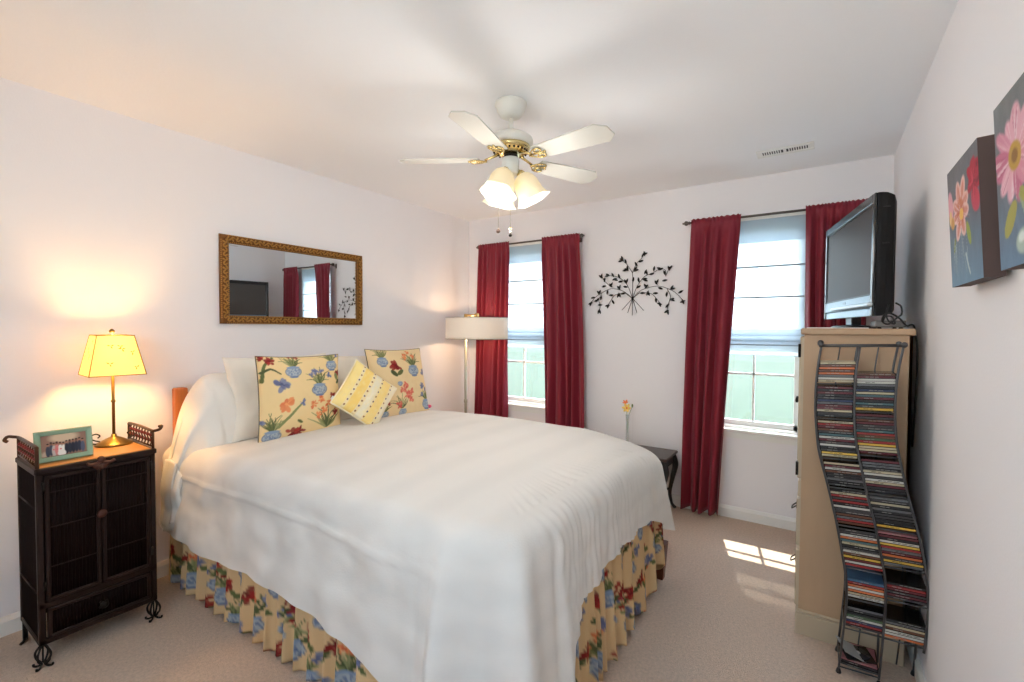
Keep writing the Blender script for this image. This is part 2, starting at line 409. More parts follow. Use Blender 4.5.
def window(n, x0, x1):
    z0, z1 = WZ; y = .03
    b = MB(); t = .035
    b.box((x0, .0, z0), (x0+t, .10, z1), M_trim, bev=.003); b.box((x1-t, 0, z0), (x1, .10, z1), M_trim, bev=.003)
    b.box((x0, 0, z1-t), (x1, .10, z1), M_trim); b.box((x0, 0, z0), (x1, .10, z0+.02), M_trim)
    fr = struct(b.build('window_%d' % n))
    zm = 1.295
    for nm, a, c, yy in (('lower_sash', z0+.02, zm+.02, .025), ('upper_sash', zm-.02, z1-t, .06)):
        b = MB(); s_ = .028; X0, X1 = x0+t, x1-t
        b.box((X0, yy, a), (X0+s_, yy+.03, c), M_trim, bev=.003); b.box((X1-s_, yy, a), (X1, yy+.03, c), M_trim, bev=.003)
        b.box((X0, yy, a), (X1, yy+.03, a+.038), M_trim, bev=.003); b.box((X0, yy, c-.03), (X1, yy+.03, c), M_trim, bev=.003)
        xm = (x0+x1)/2; b.box((xm-.007, yy+.005, a), (xm+.007, yy+.025, c), M_trim)
        k = 2 if nm == 'lower_sash' else 3
        for i in range(1, k):
            zz = (1.05 if nm == 'lower_sash' else a+(c-a)*i/k); b.box((X0, yy+.005, zz-.007), (X1, yy+.025, zz+.007), M_trim)
        sa = b.build(nm, fr)
        g = MB(); g.box((X0+.02, yy+.013, a+.02), (X1-.02, yy+.017, c-.02), M_glass); g.build('glass_pane', sa)
    b = MB(); b.box((x0-.03, -.045, z0-.022), (x1+.03, .03, z0), M_trim, bev=.004); b.box((x0-.01, -.014, z0-.07), (x1+.01, .0, z0-.022), M_trim); b.build('window_sill', fr)
def roman_shade(label, x0, x1):
    r = thing('roman_shade', label, 'window shade', ((x0+x1)/2, -.012, 2.14), group='roman shades in the windows'); w = (x1-x0)/2-.012
    def zz(z): return z-2.14
    b = MB()
    b.grid(13, 41, lambda i, j: (-w+2*w*i/12, -.004-.006*abs(math.sin(j/40*PI*4.2)), zz(2.13)+(zz(1.34)-zz(2.13))*j/40), M_sheer); b.build('shade_cloth', r)
    b = MB()
    b.grid(2, 9, lambda i, j: (-w+2*w*i, -.016-.002*j/8, zz(2.14)+(zz(1.97)-zz(2.14))*j/8), M_sheer2); b.build('valance', r)
    b = MB()  # gathered folds at the foot
    for k, (a, c) in enumerate(((1.37, 1.30), (1.335, 1.245), (1.30, 1.188))):
        b.grid(2, 9, lambda i, j: (-w+2*w*i, -.010-.008*k-.014*math.sin(PI*j/8), zz(a)+(zz(c)-zz(a))*j/8), M_sheer2)
    b.build('folded_hem', r)
    for z in (1.805, 1.592):
        b = MB(); b.box((-w, -.014, zz(z)-.006), (w, -.006, zz(z)+.006), M_rib, bev=.002); b.build('rib', r)
    b = MB(); b.box((-w, -.048, zz(1.262)-.005), (w, -.040, zz(1.262)+.005), M_rib, bev=.002); b.build('bottom_bar', r)
    b = MB(); b.box((-w, -.018, zz(2.13)), (w, .02, zz(2.165)), M_trim, bev=.003); b.build('head_rail', r)

def outside():
    Mg = mat('meadow_grass', (52, 60, 38), 1, var=.5, vscale=1.3)
    b = MB(); b.grid(2, 2, lambda i, j: (-90+180*i, 2.5+100*j, -3.2), Mg, smooth=False); struct(b.build('ground'))
    Mh = mat('dry_hillside', (78, 86, 68), 1, var=.2, vscale=.12)
    b = MB()
    b.grid(61, 6, lambda i, j: (-120+240*i/60, 70+6*j, -3.3+(8.0+2.2*nz(i*.21, 3))*math.sin(min(j, 5)/5*PI/2)), Mh); struct(b.build('hills'))
room()
for n, (x0, x1) in enumerate(WX): window(n+1, x0, x1)
roman_shade('sheer white roman shade half drawn over the left window', *WX[0])
roman_shade('sheer white roman shade half drawn over the right window beside the tall dresser', *WX[1])
outside()

# ================================================================== CURTAINS
M_rod = mat('pewter_rod', (96, 90, 86), .35, .9)
def rod(label, x0, x1, z=2.15):
    r = thing('curtain_rod', label, 'curtain rod', ((x0+x1)/2, -.08, z), group='curtain rods'); w = (x1-x0)/2
    b = MB(); b.tube([(-w+.04, 0, 0), (w-.04, 0, 0)], .008, M_rod, 12); b.build('pole', r)
    for s_ in (-1, 1):
        b = MB(); M = Matrix.Translation((s_*(w-.04), 0, 0)) @ Matrix.Rotation(s_*PI/2, 4, 'Y')
        b.lathe([(.008, -.004), (.013, 0), (.009, .006), (.015, .014), (.018, .024), (.014, .033), (.006, .038), (.008, .046), (0, .052)], M_rod, 16, M); b.build('finial', r)
        b = MB(); b.tube([(s_*(w-.06), 0, -.004), (s_*(w-.06), .04, -.012), (s_*(w-.06), .078, -.012)], .005, M_rod); b.box((s_*(w-.06)-.012, .074, -.04), (s_*(w-.06)+.012, .08, .02), M_rod, bev=.002); b.build('bracket', r)
rod('thin pewter curtain rod above the left window', .165, 1.295)
rod('thin pewter curtain rod above the right window, running behind the television', 2.108, 3.24)
def curtain(label, top, bot, z1, z0, seed, folds=7, mid=None, amp=.036):
    """top/bot = (x0, x1) at the rod and at the hem"""
    nu, nv = 121, 60; cx = (top[0]+top[1])/2
    rr = random.Random(seed); ph = [rr.uniform(0, 6.28) for _ in range(4)]
    def fn(i, j):
        u = i/(nu-1); v = j/(nv-1)
        a = top[0]+(bot[0]-top[0])*v; c = top[1]+(bot[1]-top[1])*v
        if mid:
            k = math.sin(PI*v)**1.3; a += mid[0]*k; c += mid[1]*k
        uu = u+.018*math.sin(2*PI*(u*2.3+v*.9)+ph[0])*(.3+v)
        wv = math.sin(2*PI*folds*(uu+.07*nz(u*3.1, seed*3.3, v*.6))+ph[1]+.9*math.sin(2*PI*u*1.5+ph[2])+.5*v)
        fine = math.sin(2*PI*folds*2.6*u+ph[3]+1.4*math.sin(2*PI*u*folds*.5))
        top_f = math.exp(-(v/.035)**2)
        A = amp*(.40+.55*v)*(1-top_f*.5)
        y = -.088+A*wv+.003*fine*math.exp(-v*6)+.006*nz(u*7, v*5, seed)
        # rod pocket: cloth wraps the rod, tiny heading stands above
        y = y*(1-top_f)+(-.094-.003*fine)*top_f
        x = a+(c-a)*u+.006*math.cos(2*PI*folds*uu+ph[1])*v
        z = z1+.006*(.5+.5*fine)*(1 if j == 0 else 0)+(z0-z1)*v+(.008*wv+.01*nz(u*3, seed))*(v > .98)
        return (x-cx, y+.08, z-z1)
    b = MB(); b.grid(nu, nv, fn, M_maroon)
    o = b.build('curtain', None, (cx, -.08, z1))
    m = o.modifiers.new('cloth', 'SOLIDIFY'); m.thickness = .002; m.offset = 0
    tag(o, label, 'curtain', 'maroon curtains')
curtain('maroon curtain panel left of the left window, partly behind the white drum lampshade', (.195, .55), (.145, .515), 2.168, .03, 1, 5)
curtain('maroon curtain panel between the left window and the black metal wall art', (.90, 1.265), (.95, 1.32), 2.168, .03, 2, 5, mid=(.0, .03))
curtain('maroon curtain panel left of the right window, beside the dark end table', (2.165, 2.495), (2.13, 2.385), 2.168, .03, 3, 4, mid=(-.005, -.005))
curtain('maroon curtain panel mostly hidden behind the television', (2.875, 3.20), (2.90, 3.20), 2.168, .03, 4, 6)

# ================================================================== CEILING FAN AND VENT
def ceiling_fan():
    cx, cy = 1.724, -1.817
    t = thing('ceiling_fan', 'white five-blade ceiling fan with brass arms and three lit tulip glass shades', 'ceiling fan', (cx, cy, H))
    Z = lambda z: z-H+.021
    C = lambda z: z-H
    b = MB(); b.lathe([(0, C(2.4395)), (.075, C(2.4395)), (.077, C(2.428)), (.071, C(2.424)), (.066, C(2.400)), (.052, C(2.378)), (.032, C(2.368)), (.013, C(2.366)), (0, C(2.366))], M_white, 40)
    b.build('canopy', t)
    b = MB(); b.tube([(0, 0, C(2.37)), (0, 0, Z(2.275))], .011, M_white, 16); b.lathe([(.011, Z(2.30)), (.017, Z(2.298)), (.02, Z(2.285)), (.011, Z(2.28))], M_white, 20); b.build('downrod', t)
    b = MB(); b.lathe([(0, Z(2.272)), (.03, Z(2.271)), (.085, Z(2.262)), (.102, Z(2.250)), (.107, Z(2.235)), (.107, Z(2.222)), (.101, Z(2.214)), (0, Z(2.212))], M_white, 48); b.build('motor_housing', t)
    b = MB(); b.lathe([(.092, Z(2.214)), (.095, Z(2.207)), (.088, Z(2.193)), (.070, Z(2.182)), (.05, Z(2.176)), (0, Z(2.175))], M_brass, 48)
    for k in range(24):
        a = 2*PI*k/24; b.ball(((.080*math.cos(a)), (.080*math.sin(a)), Z(2.187)), .0055, M_iron, 6)
    b.build('brass_ring', t)
    b = MB(); b.lathe([(.02, Z(2.178)), (.034, Z(2.172)), (.034, Z(2.158)), (0, Z(2.156))], M_black, 24); b.build('flywheel', t)
    b = MB(); b.lathe([(0, Z(2.16)), (.038, Z(2.158)), (.041, Z(2.15)), (.041, Z(2.105)), (.037, Z(2.10)), (.039, Z(2.092)), (.036, Z(2.082)), (.02, Z(2.075)), (0, Z(2.07))], M_white, 32); b.build('switch_housing', t)
    tip = Vector((1, 0, 0))
    for a in (-78, -6, 66, 138, 210):
        R = Matrix.Rotation(math.radians(a), 4, 'Z'); zb = Z(2.152); Rp = Matrix.Translation((0, 0, zb)) @ Matrix.Rotation(math.radians(-11), 4, 'X')
        pts = [(.155, -.048), (.30, -.058), (.485, -.066), (.528, -.030), (.532, .030), (.495, .066), (.30, .058), (.155, .048), (.148, 0)]
        b = MB(); b.prism(pts, -.003, .003, mat('blade_white', (206, 204, 196), .45), R @ Rp); bl = b.build('blade', t)
        b = MB()
        b.tube([(.055, 0, Z(2.178)), (.09, 0, Z(2.165)), (.125, 0, Z(2.15))], [.008, .006, .006], M_brass, 8, R)
        for s_ in (-1, 1):
            b.tube([R @ Rp @ Vector(p) for p in bez([(.115, 0, -.008), (.145, s_*.028, -.008), (.178, s_*.036, -.008), (.192, s_*.018, -.008), (.165, s_*.006, -.008), (.15, s_*.02, -.008)], 6)], .0038, M_brass, 6)
        b.tube([R @ Rp @ Vector(p) for p in [(.12, 0, -.007), (.205, 0, -.007)]], .004, M_brass, 6)
        for q in ((.165, -.03), (.165, .03), (.2, 0)): b.ball(R @ Rp @ Vector((q[0], q[1], -.006)), .006, M_brass, 8)
        b.build('blade_iron', t)
    Mg = mat('frosted_tulip_glass', (236, 226, 198), .45, trans=.12, emis=((255, 236, 190), .12))
    for k, a in enumerate((33.7, 153.7, 273.7)):
        R = Matrix.Rotation(math.radians(a), 4, 'Z')
        b = MB(); b.tube(bez([R @ Vector(p) for p in [(.03, 0, Z(2.09)), (.04, 0, Z(2.10)), (.05, 0, Z(2.09))]], 5), .006, M_brass, 8)
        Ms = R @ Matrix.Translation((.048, 0, Z(2.088))) @ Matrix.Rotation(math.radians(-27), 4, 'Y')
        b.lathe([(0, .012), (.014, .01), (.02, 0), (.021, -.014), (.018, -.016)], M_brass, 20, Ms); b.build('lamp_arm', t)
        b = MB(); n = 48
        prof = [(.018, -.008), (.034, -.016), (.049, -.034), (.057, -.058), (.059, -.084), (.062, -.108), (.070, -.130), (.080, -.143)]
        b.lathe(prof, Mg, n, Ms, lobes=lambda q, an: .07*max(0, q-.55)*2*math.cos(6*an)); s_ = b.build('glass_shade', t)
        m = s_.modifiers.new('thick', 'SOLIDIFY'); m.thickness = .002
        b = MB(); b.lathe([(0, -.075), (.014, -.068), (.019, -.052), (.014, -.034), (.009, -.02), (0, -.016)], mat('lit_bulb', (255, 244, 220), .5, emis=((255, 222, 165), 2.5)), 16, Ms); b.build('bulb', t)
        p = Ms @ Vector((0, 0, -.245)); lamp('fan_bulb_light', (cx+p.x, cy+p.y, H+p.z), FAN_W, (1, .96, .91), .09)
    rv = Vector((.832, .555, 0))
    for off, z1, kind in ((-.058, 1.825, 0), (.0, 1.83, 1)):
        p = rv*off; b = MB()
        b.tube([(p.x, p.y, Z(2.09)), (p.x, p.y, Z(z1))], .0010, mat('chain_bronze', (120, 104, 80), .5, .6), 5)
        if kind == 0: b.ball((p.x, p.y, Z(z1-.012)), .011, mat('walnut_bead', (66, 44, 34), .4), 12)
        else:
            b.ball((p.x, p.y, Z(z1-.008)), .008, M_brass, 10); b.ball((p.x, p.y, Z(z1-.02)), .006, M_white, 10); b.ball((p.x, p.y, Z(z1-.036)), .009, M_iron, 10)
        b.build('pull_chain', t)
FAN_W = 2.7
ceiling_fan()
def vent():
    t = thing('ceiling_vent', 'white rectangular air vent with dark slots in the ceiling near the right window', 'vent', (2.772, -.45, H))
    b = MB(); w, d = .148, .062
    b.box((-w, -d, -.008), (w, -d+.03, -.001), M_trim, bev=.0025); b.box((-w, d-.03, -.008), (w, d, -.001), M_trim, bev=.0025)
    b.box((-w, -d, -.005), (-w+.03, d, -.001), M_trim); b.box((w-.03, -d, -.005), (w, d, -.001), M_trim); b.box((-.008, -d, -.005), (.008, d, -.001), M_trim); b.build('frame', t)
    b = MB(); b.box((-w+.02, -d+.02, -.0022), (w-.02, d-.02, -.0008), mat('vent_dark', (60, 66, 68), .8)); b.build('duct_opening', t)
    for s_ in (-1, 1):
        b = MB()
        for k in range(9):
            x = s_*(.016+k*.0122+.006); b.box((x-.0026, -d+.03, -.006), (x+.0026, d-.03, -.002), M_trim)
        b.build('louver_bank', t)
vent()

# ================================================================== MIRROR, WALL ART, CANVASES
def wall_mirror():
    y0, y1, z0, z1 = -2.345, -1.325, 1.385, 1.917
    t = thing('wall_mirror', 'wide wall mirror in an ornate carved gold frame above the bed', 'mirror', (0, (y0+y1)/2, z0))
    Mg = mat('antique_gold', (186, 138, 70), .42, .75, var=.3, vscale=60); Md = mat('gold_recess', (80, 50, 24), .7, .3)
    hw = (y1-y0)/2; h = z1-z0; fw = .05
    prof = [(0, .002), (0, .014), (.004, .022), (.012, .026), (.038, .022), (.044, .016), (.05, .014), (.05, .004)]
    cor = [(-hw, 0), (hw, 0), (hw, h), (-hw, h)]; dirs = [(1, 1), (-1, 1), (-1, -1), (1, -1)]
    vs_ = []; 
    for (y, z), (sy, sz) in zip(cor, dirs):
        for d, o in prof: vs_.append((o, y+sy*d, z+sz*d))
    k = len(prof); fs = [(c*k+i, ((c+1) % 4)*k+i, ((c+1) % 4)*k+i+1, c*k+i+1) for c in range(4) for i in range(k-1)]
    b = MB(); b.add(vs_, fs, mat('dark_gold_ground', (126, 84, 42), .55, .6, var=.4, vscale=50)); fr = b.build('frame', t)
    b = MB(); rr = random.Random(2)   # carved scrolls along the frame
    def run(p0, p1, nrm):
        L = (Vector(p1)-Vector(p0)).length; n = int(L/.026); d = (Vector(p1)-Vector(p0)).normalized(); nr = Vector(nrm)
        for i in range(n):
            c = Vector(p0)+d*(i+.5)*L/n; s_ = 1 if i % 2 else -1
            pts = [c+d*(.012*math.cos(a)*(1-a/9))+nr*s_*(.011*math.sin(a)*(1-a/9))+Vector((.004, 0, 0)) for a in [q*.7 for q in range(8)]]
            b.tube(pts, .0045, Mg, 5); b.ball(c+nr*(-s_*.011)+Vector((.003, 0, 0)), .005, Mg, 6)
            b.ball(c+d*.012, .004, Md, 6)
        for s_ in (-1, 1):
            m = int(L/.011)
            for i in range(m): b.ball(Vector(p0)+d*(i+.5)*L/m+nr*s_*.0205-Vector((.003, 0, 0)), .0038, Mg, 6)
    run((.025, -hw+.03, .025), (.025, hw-.03, .025), (0, 0, 1)); run((.025, -hw+.03, h-.025), (.025, hw-.03, h-.025), (0, 0, 1))
    run((.025, -hw+.025, .03), (.025, -hw+.025, h-.03), (0, 1, 0)); run((.025, hw-.025, .03), (.025, hw-.025, h-.03), (0, 1, 0)); b.build('carving', fr)
    b = MB(); b.box((.001, -hw+.045, .045), (.008, hw-.045, h-.045), mat('silvered_glass', (228, 232, 234), .01, 1)); b.build('mirror_glass', t)
wall_mirror()

def wall_art():
    t = thing('metal_wall_art', 'black metal wall sculpture of leafy branches fanning from a tied stem', 'wall art', (1.702, -.012, 1.612))
    Mb = mat('blackened_metal', (34, 34, 34), .5, .5)
    # traced in the art's own drawing units: 1 unit = 1.075 mm, knot at 405, 437
    S = .00111
    def q(x, y): return ((x-405)*S*.98, -.004-.006*abs(nz(x*.02, y*.02)), (437-y)*S*(1+.0*x))
    br = [[(405, 560), (405, 437), (405, 300), (403, 245)],
          [(403, 250), (365, 195), (350, 178), (315, 150)], [(403, 250), (430, 190), (470, 150), (490, 120)],
          [(370, 540), (405, 437), (440, 350), (490, 285), (550, 262), (600, 235)], [(600, 235), (640, 245), (645, 290)], [(645, 288), (668, 240), (680, 225)],
          [(440, 540), (405, 437), (365, 340), (300, 280), (230, 262), (200, 260)], [(235, 345), (185, 300), (160, 260)],
          [(325, 520), (405, 437), (470, 380), (580, 355), (660, 375), (720, 410), (770, 465)], [(655, 375), (680, 430), (665, 490), (655, 540)],
          [(490, 525), (405, 437), (330, 380), (240, 360), (160, 388), (110, 420), (70, 465)], [(165, 388), (140, 440), (150, 480), (145, 525)],
          [(470, 395), (540, 405), (580, 440), (610, 480)], [(340, 392), (270, 408), (235, 450), (215, 485)], [(405, 437), (460, 395)], [(405, 437), (345, 393)]]
    b = MB()
    for k, l in enumerate(br):
        b.tube(bez([q(*p) for p in l], 8), .0022, Mb, 6)
    b.ball(q(405, 437), .009, Mb, 10); b.build('stems', t)
    lv = [(365,215,100),(350,165,110),(320,150,150),(310,160,190),(322,140,110),(345,230,190),(358,225,150),(430,190,120),(465,172,15),(490,120,100),(495,122,20),(480,128,60),(430,235,20),(425,225,60),(410,300,80),
          (152,265,140),(160,262,80),(185,290,80),(205,262,10),(210,255,150),(250,258,120),(265,290,200),(275,295,160),(300,270,110),(312,310,190),(350,312,120),(362,308,70),(350,350,170),(180,340,10),(235,335,130),(240,330,60),(298,355,130),(305,352,70),
          (135,385,130),(145,382,60),(92,422,190),(120,445,200),(130,440,60),(70,465,200),(72,468,70),(158,425,80),(150,478,0),(140,528,250),(150,528,290),(210,385,80),(240,408,180),(295,410,250),(305,408,290),(335,398,190),(255,458,300),(210,485,190),(215,488,250),
          (450,305,100),(450,355,30),(495,300,190),(500,310,340),(500,250,60),(508,255,110),(545,268,10),(563,232,80),(600,232,160),(610,238,20),(638,265,110),(668,235,110),(678,232,50),(640,318,10),(585,325,60),(578,330,120),(500,350,120),(508,355,50),(480,400,180),(518,402,250),(525,405,300),(575,405,0),(580,455,280),(605,480,340),(608,485,290),(610,372,340),(690,370,60),(695,378,10),(655,415,260),(690,450,20),(695,455,330),(750,402,30),(765,468,20),(768,470,290),(660,495,50),(655,535,210),(665,540,280)]
    for x, y, a in lv:
        b = MB(); M = Matrix.Translation(q(x, y)) @ Matrix.Rotation(-math.radians(a), 4, 'Y')
        L, wd = 44*S, 12.5*S; n = 8
        top = [(L*(-.45+.9*i/n), .0, wd*.62*math.sin(PI*i/n)**.8) for i in range(n+1)]; bot = [(p[0], 0, -p[2]) for p in top]
        vs_ = [(p[0], -.0012-.002*math.sin(PI*i/n), p[2]) for i, p in enumerate(top)]+[(p[0], -.0012-.002*math.sin(PI*i/n), p[2]) for i, p in enumerate(bot)]+[(p[0], -.004-.002*math.sin(PI*i/n), 0) for i, p in enumerate(top)]+[(p[0], .0008, 0) for p in top]
        fs = []
        for i in range(n): fs += [(i, i+1, 2*(n+1)+i+1, 2*(n+1)+i), (2*(n+1)+i, 2*(n+1)+i+1, n+1+i+1, n+1+i), (i+1, i, 3*(n+1)+i, 3*(n+1)+i+1), (3*(n+1)+i+1, 3*(n+1)+i, n+1+i, n+1+i+1)]
        b.add(vs_, fs, Mb, M=M); b.build('leaf', t)
wall_art()

def canvas(label, yc, z0, size, P, prints):
    """print faces -x; the box stands a little off the wall and leans out at the top"""
    w, h = size; d = .036
    t = thing('canvas_painting', label, 'painting', (W-.001, yc, z0), group='flower canvases on the right wall')
    lean = Matrix.Rotation(-math.radians(3.4), 4, 'Y')
    Mside = mat('canvas_edge_brown', (84, 66, 62), .8); Mp = mat_attr('print_canvas', .55, bump=.15, bscale=500)
    n, m = 110, 110; b = MB()
    # left on the print (u=0) is the far end (+y) as seen from inside the room
    b.grid(n, m, lambda i, j: (-.012-d, w/2-w*i/(n-1), h*j/(m-1)), Mp, col=lambda i, j: P.get(i/(n-1), j/(m-1)), smooth=False, M=lean); b.build('painted_face', t)
    b = MB(); b.box((-.0115-d, -w/2, 0), (-.012, w/2, h), Mside, M=lean)
    b.build('stretcher_box', t)
    b = MB(); b.box((-.014, -.02, .015), (-.0005, .02, .03), M_iron); b.box((-.030, -.02, h-.04), (-.0005, .02, h-.02), M_iron); b.build('hanging_cleat', t)
def paint_bg(P, top, mid, bot):
    h = P.h; ys = np.linspace(0, 1, h)[:, None, None]
    A, B, C = (np.array(lin(c)) for c in (bot, mid, top))
    P.a = np.where(ys < .5, A+(B-A)*ys*2, B+(C-B)*(ys-.5)*2)*np.ones((h, P.w, 1))
    for k in range(260):
        x, y = rnd.uniform(0, P.w), rnd.uniform(0, h); c = P.a[int(min(h-1, y)), int(min(P.w-1, x))]*rnd.uniform(.8, 1.25)
        s = tuple(255*(1.055*min(1, v)**(1/2.4)-.055) for v in c); P.blob(x, y, rnd.uniform(8, 26), rnd.uniform(2, 6), rnd.uniform(1.2, 1.9), s, 4, .35)
def art_a():
    P = Paint(150, 220, (90, 98, 110)); paint_bg(P, (112, 110, 114), (98, 102, 110), (104, 134, 158))
    def petal(x, y, L, wd, a, c, c2=None):
        P.blob(x+math.cos(a)*L/2, y+math.sin(a)*L/2, L/2, wd/2, a, c, 2); 
        if c2: P.blob(x+math.cos(a)*L*.55, y+math.sin(a)*L*.55, L*.33, wd*.25, a, c2, 3, .8)
    cx, cy = 62, 128
    for a, L in ((1.2, 62), (1.75, 58), (.55, 46), (2.5, 44), (-.1, 40), (3.3, 38), (-1.2, 48), (-2.0, 52)): petal(cx, cy, L, 26, a, (232, 190, 180), (206, 120, 96))
    P.blob(cx, cy, 18, 26, 0, (204, 112, 66), 6)
    for k in range(26):
        a = rnd.uniform(0, 6.28); L = rnd.uniform(20, 52); P.stroke([(cx, cy), (cx+math.cos(a)*L, cy+math.sin(a)*L)], 1.6, .8, rnd.choice([(240, 214, 206), (190, 90, 70), (214, 150, 130), (226, 190, 186)]), 12, .8); P.blob(cx+4, cy-4, 8, 9, 0, (238, 190, 90), 3)
    for a in (2.2, 2.7, 1.6): petal(122, 152, 46, 30, a-PI*.4, (176, 30, 52), (120, 14, 34))
    P.blob(124, 168, 22, 26, 0, (176, 34, 56), 3, petals=5); P.blob(132, 130, 16, 22, .4, (196, 60, 80), 3)
    for k in range(18):
        a = rnd.uniform(0, 6.28); P.stroke([(124, 160), (124+math.cos(a)*20, 158+math.sin(a)*26)], 2, 1, rnd.choice([(120, 16, 36), (206, 70, 90), (150, 24, 46)]), 8, .8)
    P.blob(12, 150, 14, 30, .1, (222, 160, 170), 3); P.blob(10, 130, 8, 14, 0, (230, 190, 130), 3); P.blob(20, 118, 9, 12, 0, (206, 150, 70), 3)
    P.leaf(104, 62, 44, 15, 1.9, (150, 160, 60)); P.leaf(20, 60, 30, 12, 1.2, (120, 124, 60))
    for k in range(14): x = rnd.uniform(14, 90); P.stroke([(x, rnd.uniform(60, 90)), (x+rnd.uniform(-12, 12), rnd.uniform(10, 50))], 1.3, .7, (176, 190, 190), 10, .7)
    P.stroke([(cx, cy-30), (cx+6, 60), (cx+18, 20)], 1.6, 1, (150, 160, 150)); P.stroke([(80, 50), (88, 30), (96, 14)], 3, 2, (180, 190, 190), alpha=.8)
    return P
def art_b():
    P = Paint(170, 220, (100, 106, 114)); paint_bg(P, (118, 120, 122), (104, 110, 118), (98, 124, 150))
    cx, cy = 50, 136
    for k in range(13):
        a = 2*PI*k/13+rnd.uniform(-.08, .08); L = rnd.uniform(50, 66); c = rnd.choice([(212, 140, 162), (226, 170, 184), (198, 110, 138)])
        P.blob(cx+math.cos(a)*L*.58, cy+math.sin(a)*L*.58, L*.42, rnd.uniform(10, 14), a, c, 3)
        for q in range(6):
            b_ = a+rnd.uniform(-.14, .14); P.stroke([(cx+math.cos(b_)*L*.25, cy+math.sin(b_)*L*.25), (cx+math.cos(b_)*L*.9, cy+math.sin(b_)*L*.9)], 1.8, 1, rnd.choice([(236, 200, 208), (186, 92, 124), (222, 160, 176), (242, 220, 224)]), 14, .75)
    P.blob(cx, cy, 16, 18, 0, (190, 150, 60), 3); P.blob(cx, cy, 8, 9, 0, (140, 100, 40), 3)
    P.stroke([(58, 84), (72, 50), (88, 10)], 2.6, 3.2, (152, 166, 132)); P.leaf(18, 40, 50, 22, .95, (168, 160, 72)); P.leaf(72, 72, 24, 14, 2.1, (160, 160, 80)); P.leaf(84, 46, 50, 22, .9, (160, 150, 70))
    P.blob(62, 28, 18, 15, .3, (176, 190, 176), 4); P.blob(58, 33, 8, 6, .3, (224, 232, 226), 4)
    return P
canvas('square grey-blue canvas of peach and red flowers, farther from the camera', -2.085, 1.490, (.298, .312), art_a(), 1)
canvas('square grey-blue canvas of a large pink daisy, nearest the camera at the right edge', -2.535, 1.492, (.36, .322), art_b(), 2)

# ================================================================== BED
BX0, BX1, BY0, BY1 = .06, 2.22, -2.60, -1.12       # mattress
def bed():
    t = thing('bed', 'queen bed with an orange pine headboard and dark wooden feet', 'bed', (1.1, -1.86, 0))
    ox, oy = 1.1, -1.86
    def B(n, parts, par=t):
        b = MB()
        for p in parts: p(b)
        return b.build(n, par)
    b = MB()
    for y in (BY0-.0, BY1-.06+.03):
        b.box((.018-ox, y-oy, 0), (.07-ox, y+.06-oy, 1.03), M_pinewood, bev=.006)
    b.box((.03-ox, BY0+.05-oy, .90), (.06-ox, BY1-oy, 1.00), M_pinewood, bev=.006)
    b.box((.03-ox, BY0+.05-oy, .35), (.06-ox, BY1-oy, .45), M_pinewood, bev=.006)
    for k in range(9):
        y = BY0+.13+k*(BY1-BY0-.2)/8; b.box((.038-ox, y-.02-oy, .45), (.052-ox, y+.02-oy, .90), M_pinewood)
    b.build('headboard', t)
    b = MB(); b.box((.07-ox, BY0+.02-oy, .20), (BX1-.0-ox, BY1-.0-oy, .42), mat('box_spring_cloth', (214, 208, 196), .9), bev=.02); b.build('box_spring', t)
    b = MB(); b.box((.07-ox, BY0+.02-oy, .42), (BX1-.0-ox, BY1-.0-oy, .70), M_linen, bev=.04); b.build('mattress', t)
    Mw = mat('brown_bed_foot', (96, 48, 26), .4)
    for x, y in ((2.262, -1.125), (2.22, -2.58), (.35, -1.14), (.35, -2.5)):
        b = MB(); pts0 = [(-.022, -.022), (.022, -.022), (.022, .022), (-.022, .022)]
        vs_ = [(x-ox+px_*1.0, y-oy+py, 0) for px_, py in pts0]+[(x-ox+px_*1.6, y-oy+py*1.6, .2) for px_, py in pts0]
        b.add(vs_, [(3, 2, 1, 0), (4, 5, 6, 7), (0, 1, 5, 4), (1, 2, 6, 5), (2, 3, 7, 6), (3, 0, 4, 7)], Mw); b.build('leg', t)
bed()

def rounded_path(x0, x1, y0, y1, r, ds):
    """near side head->foot, foot side, far side foot->head; yields (x, y, nx, ny, s)"""
    out = []; s = 0
    segs = [('l', (x0, y0), (x1-r, y0)), ('a', (x1-r, y0+r), -PI/2, 0), ('l', (x1, y0+r), (x1, y1-r)), ('a', (x1-r, y1-r), 0, PI/2), ('l', (x1-r, y1), (x0, y1))]
    for sg in segs:
        if sg[0] == 'l':
            a, b = Vector(sg[1]), Vector(sg[2]); L = (b-a).length; n = max(1, int(L/ds)); d = (b-a)/L; nr = (d.y, -d.x)
            for i in range(n): p = a+(b-a)*i/n; out.append((p.x, p.y, nr[0], nr[1], s+L*i/n))
            s += L
        else:
            c, a0, a1 = sg[1:]; L = r*(a1-a0); n = max(6, int(L/ds*2.2))
            for i in range(n): a = a0+(a1-a0)*i/n; out.append((c[0]+r*math.cos(a), c[1]+r*math.sin(a), math.cos(a), math.sin(a), s+L*i/n))
            s += L
    out.append((x0, y1, 0, 1, s)); return out, s

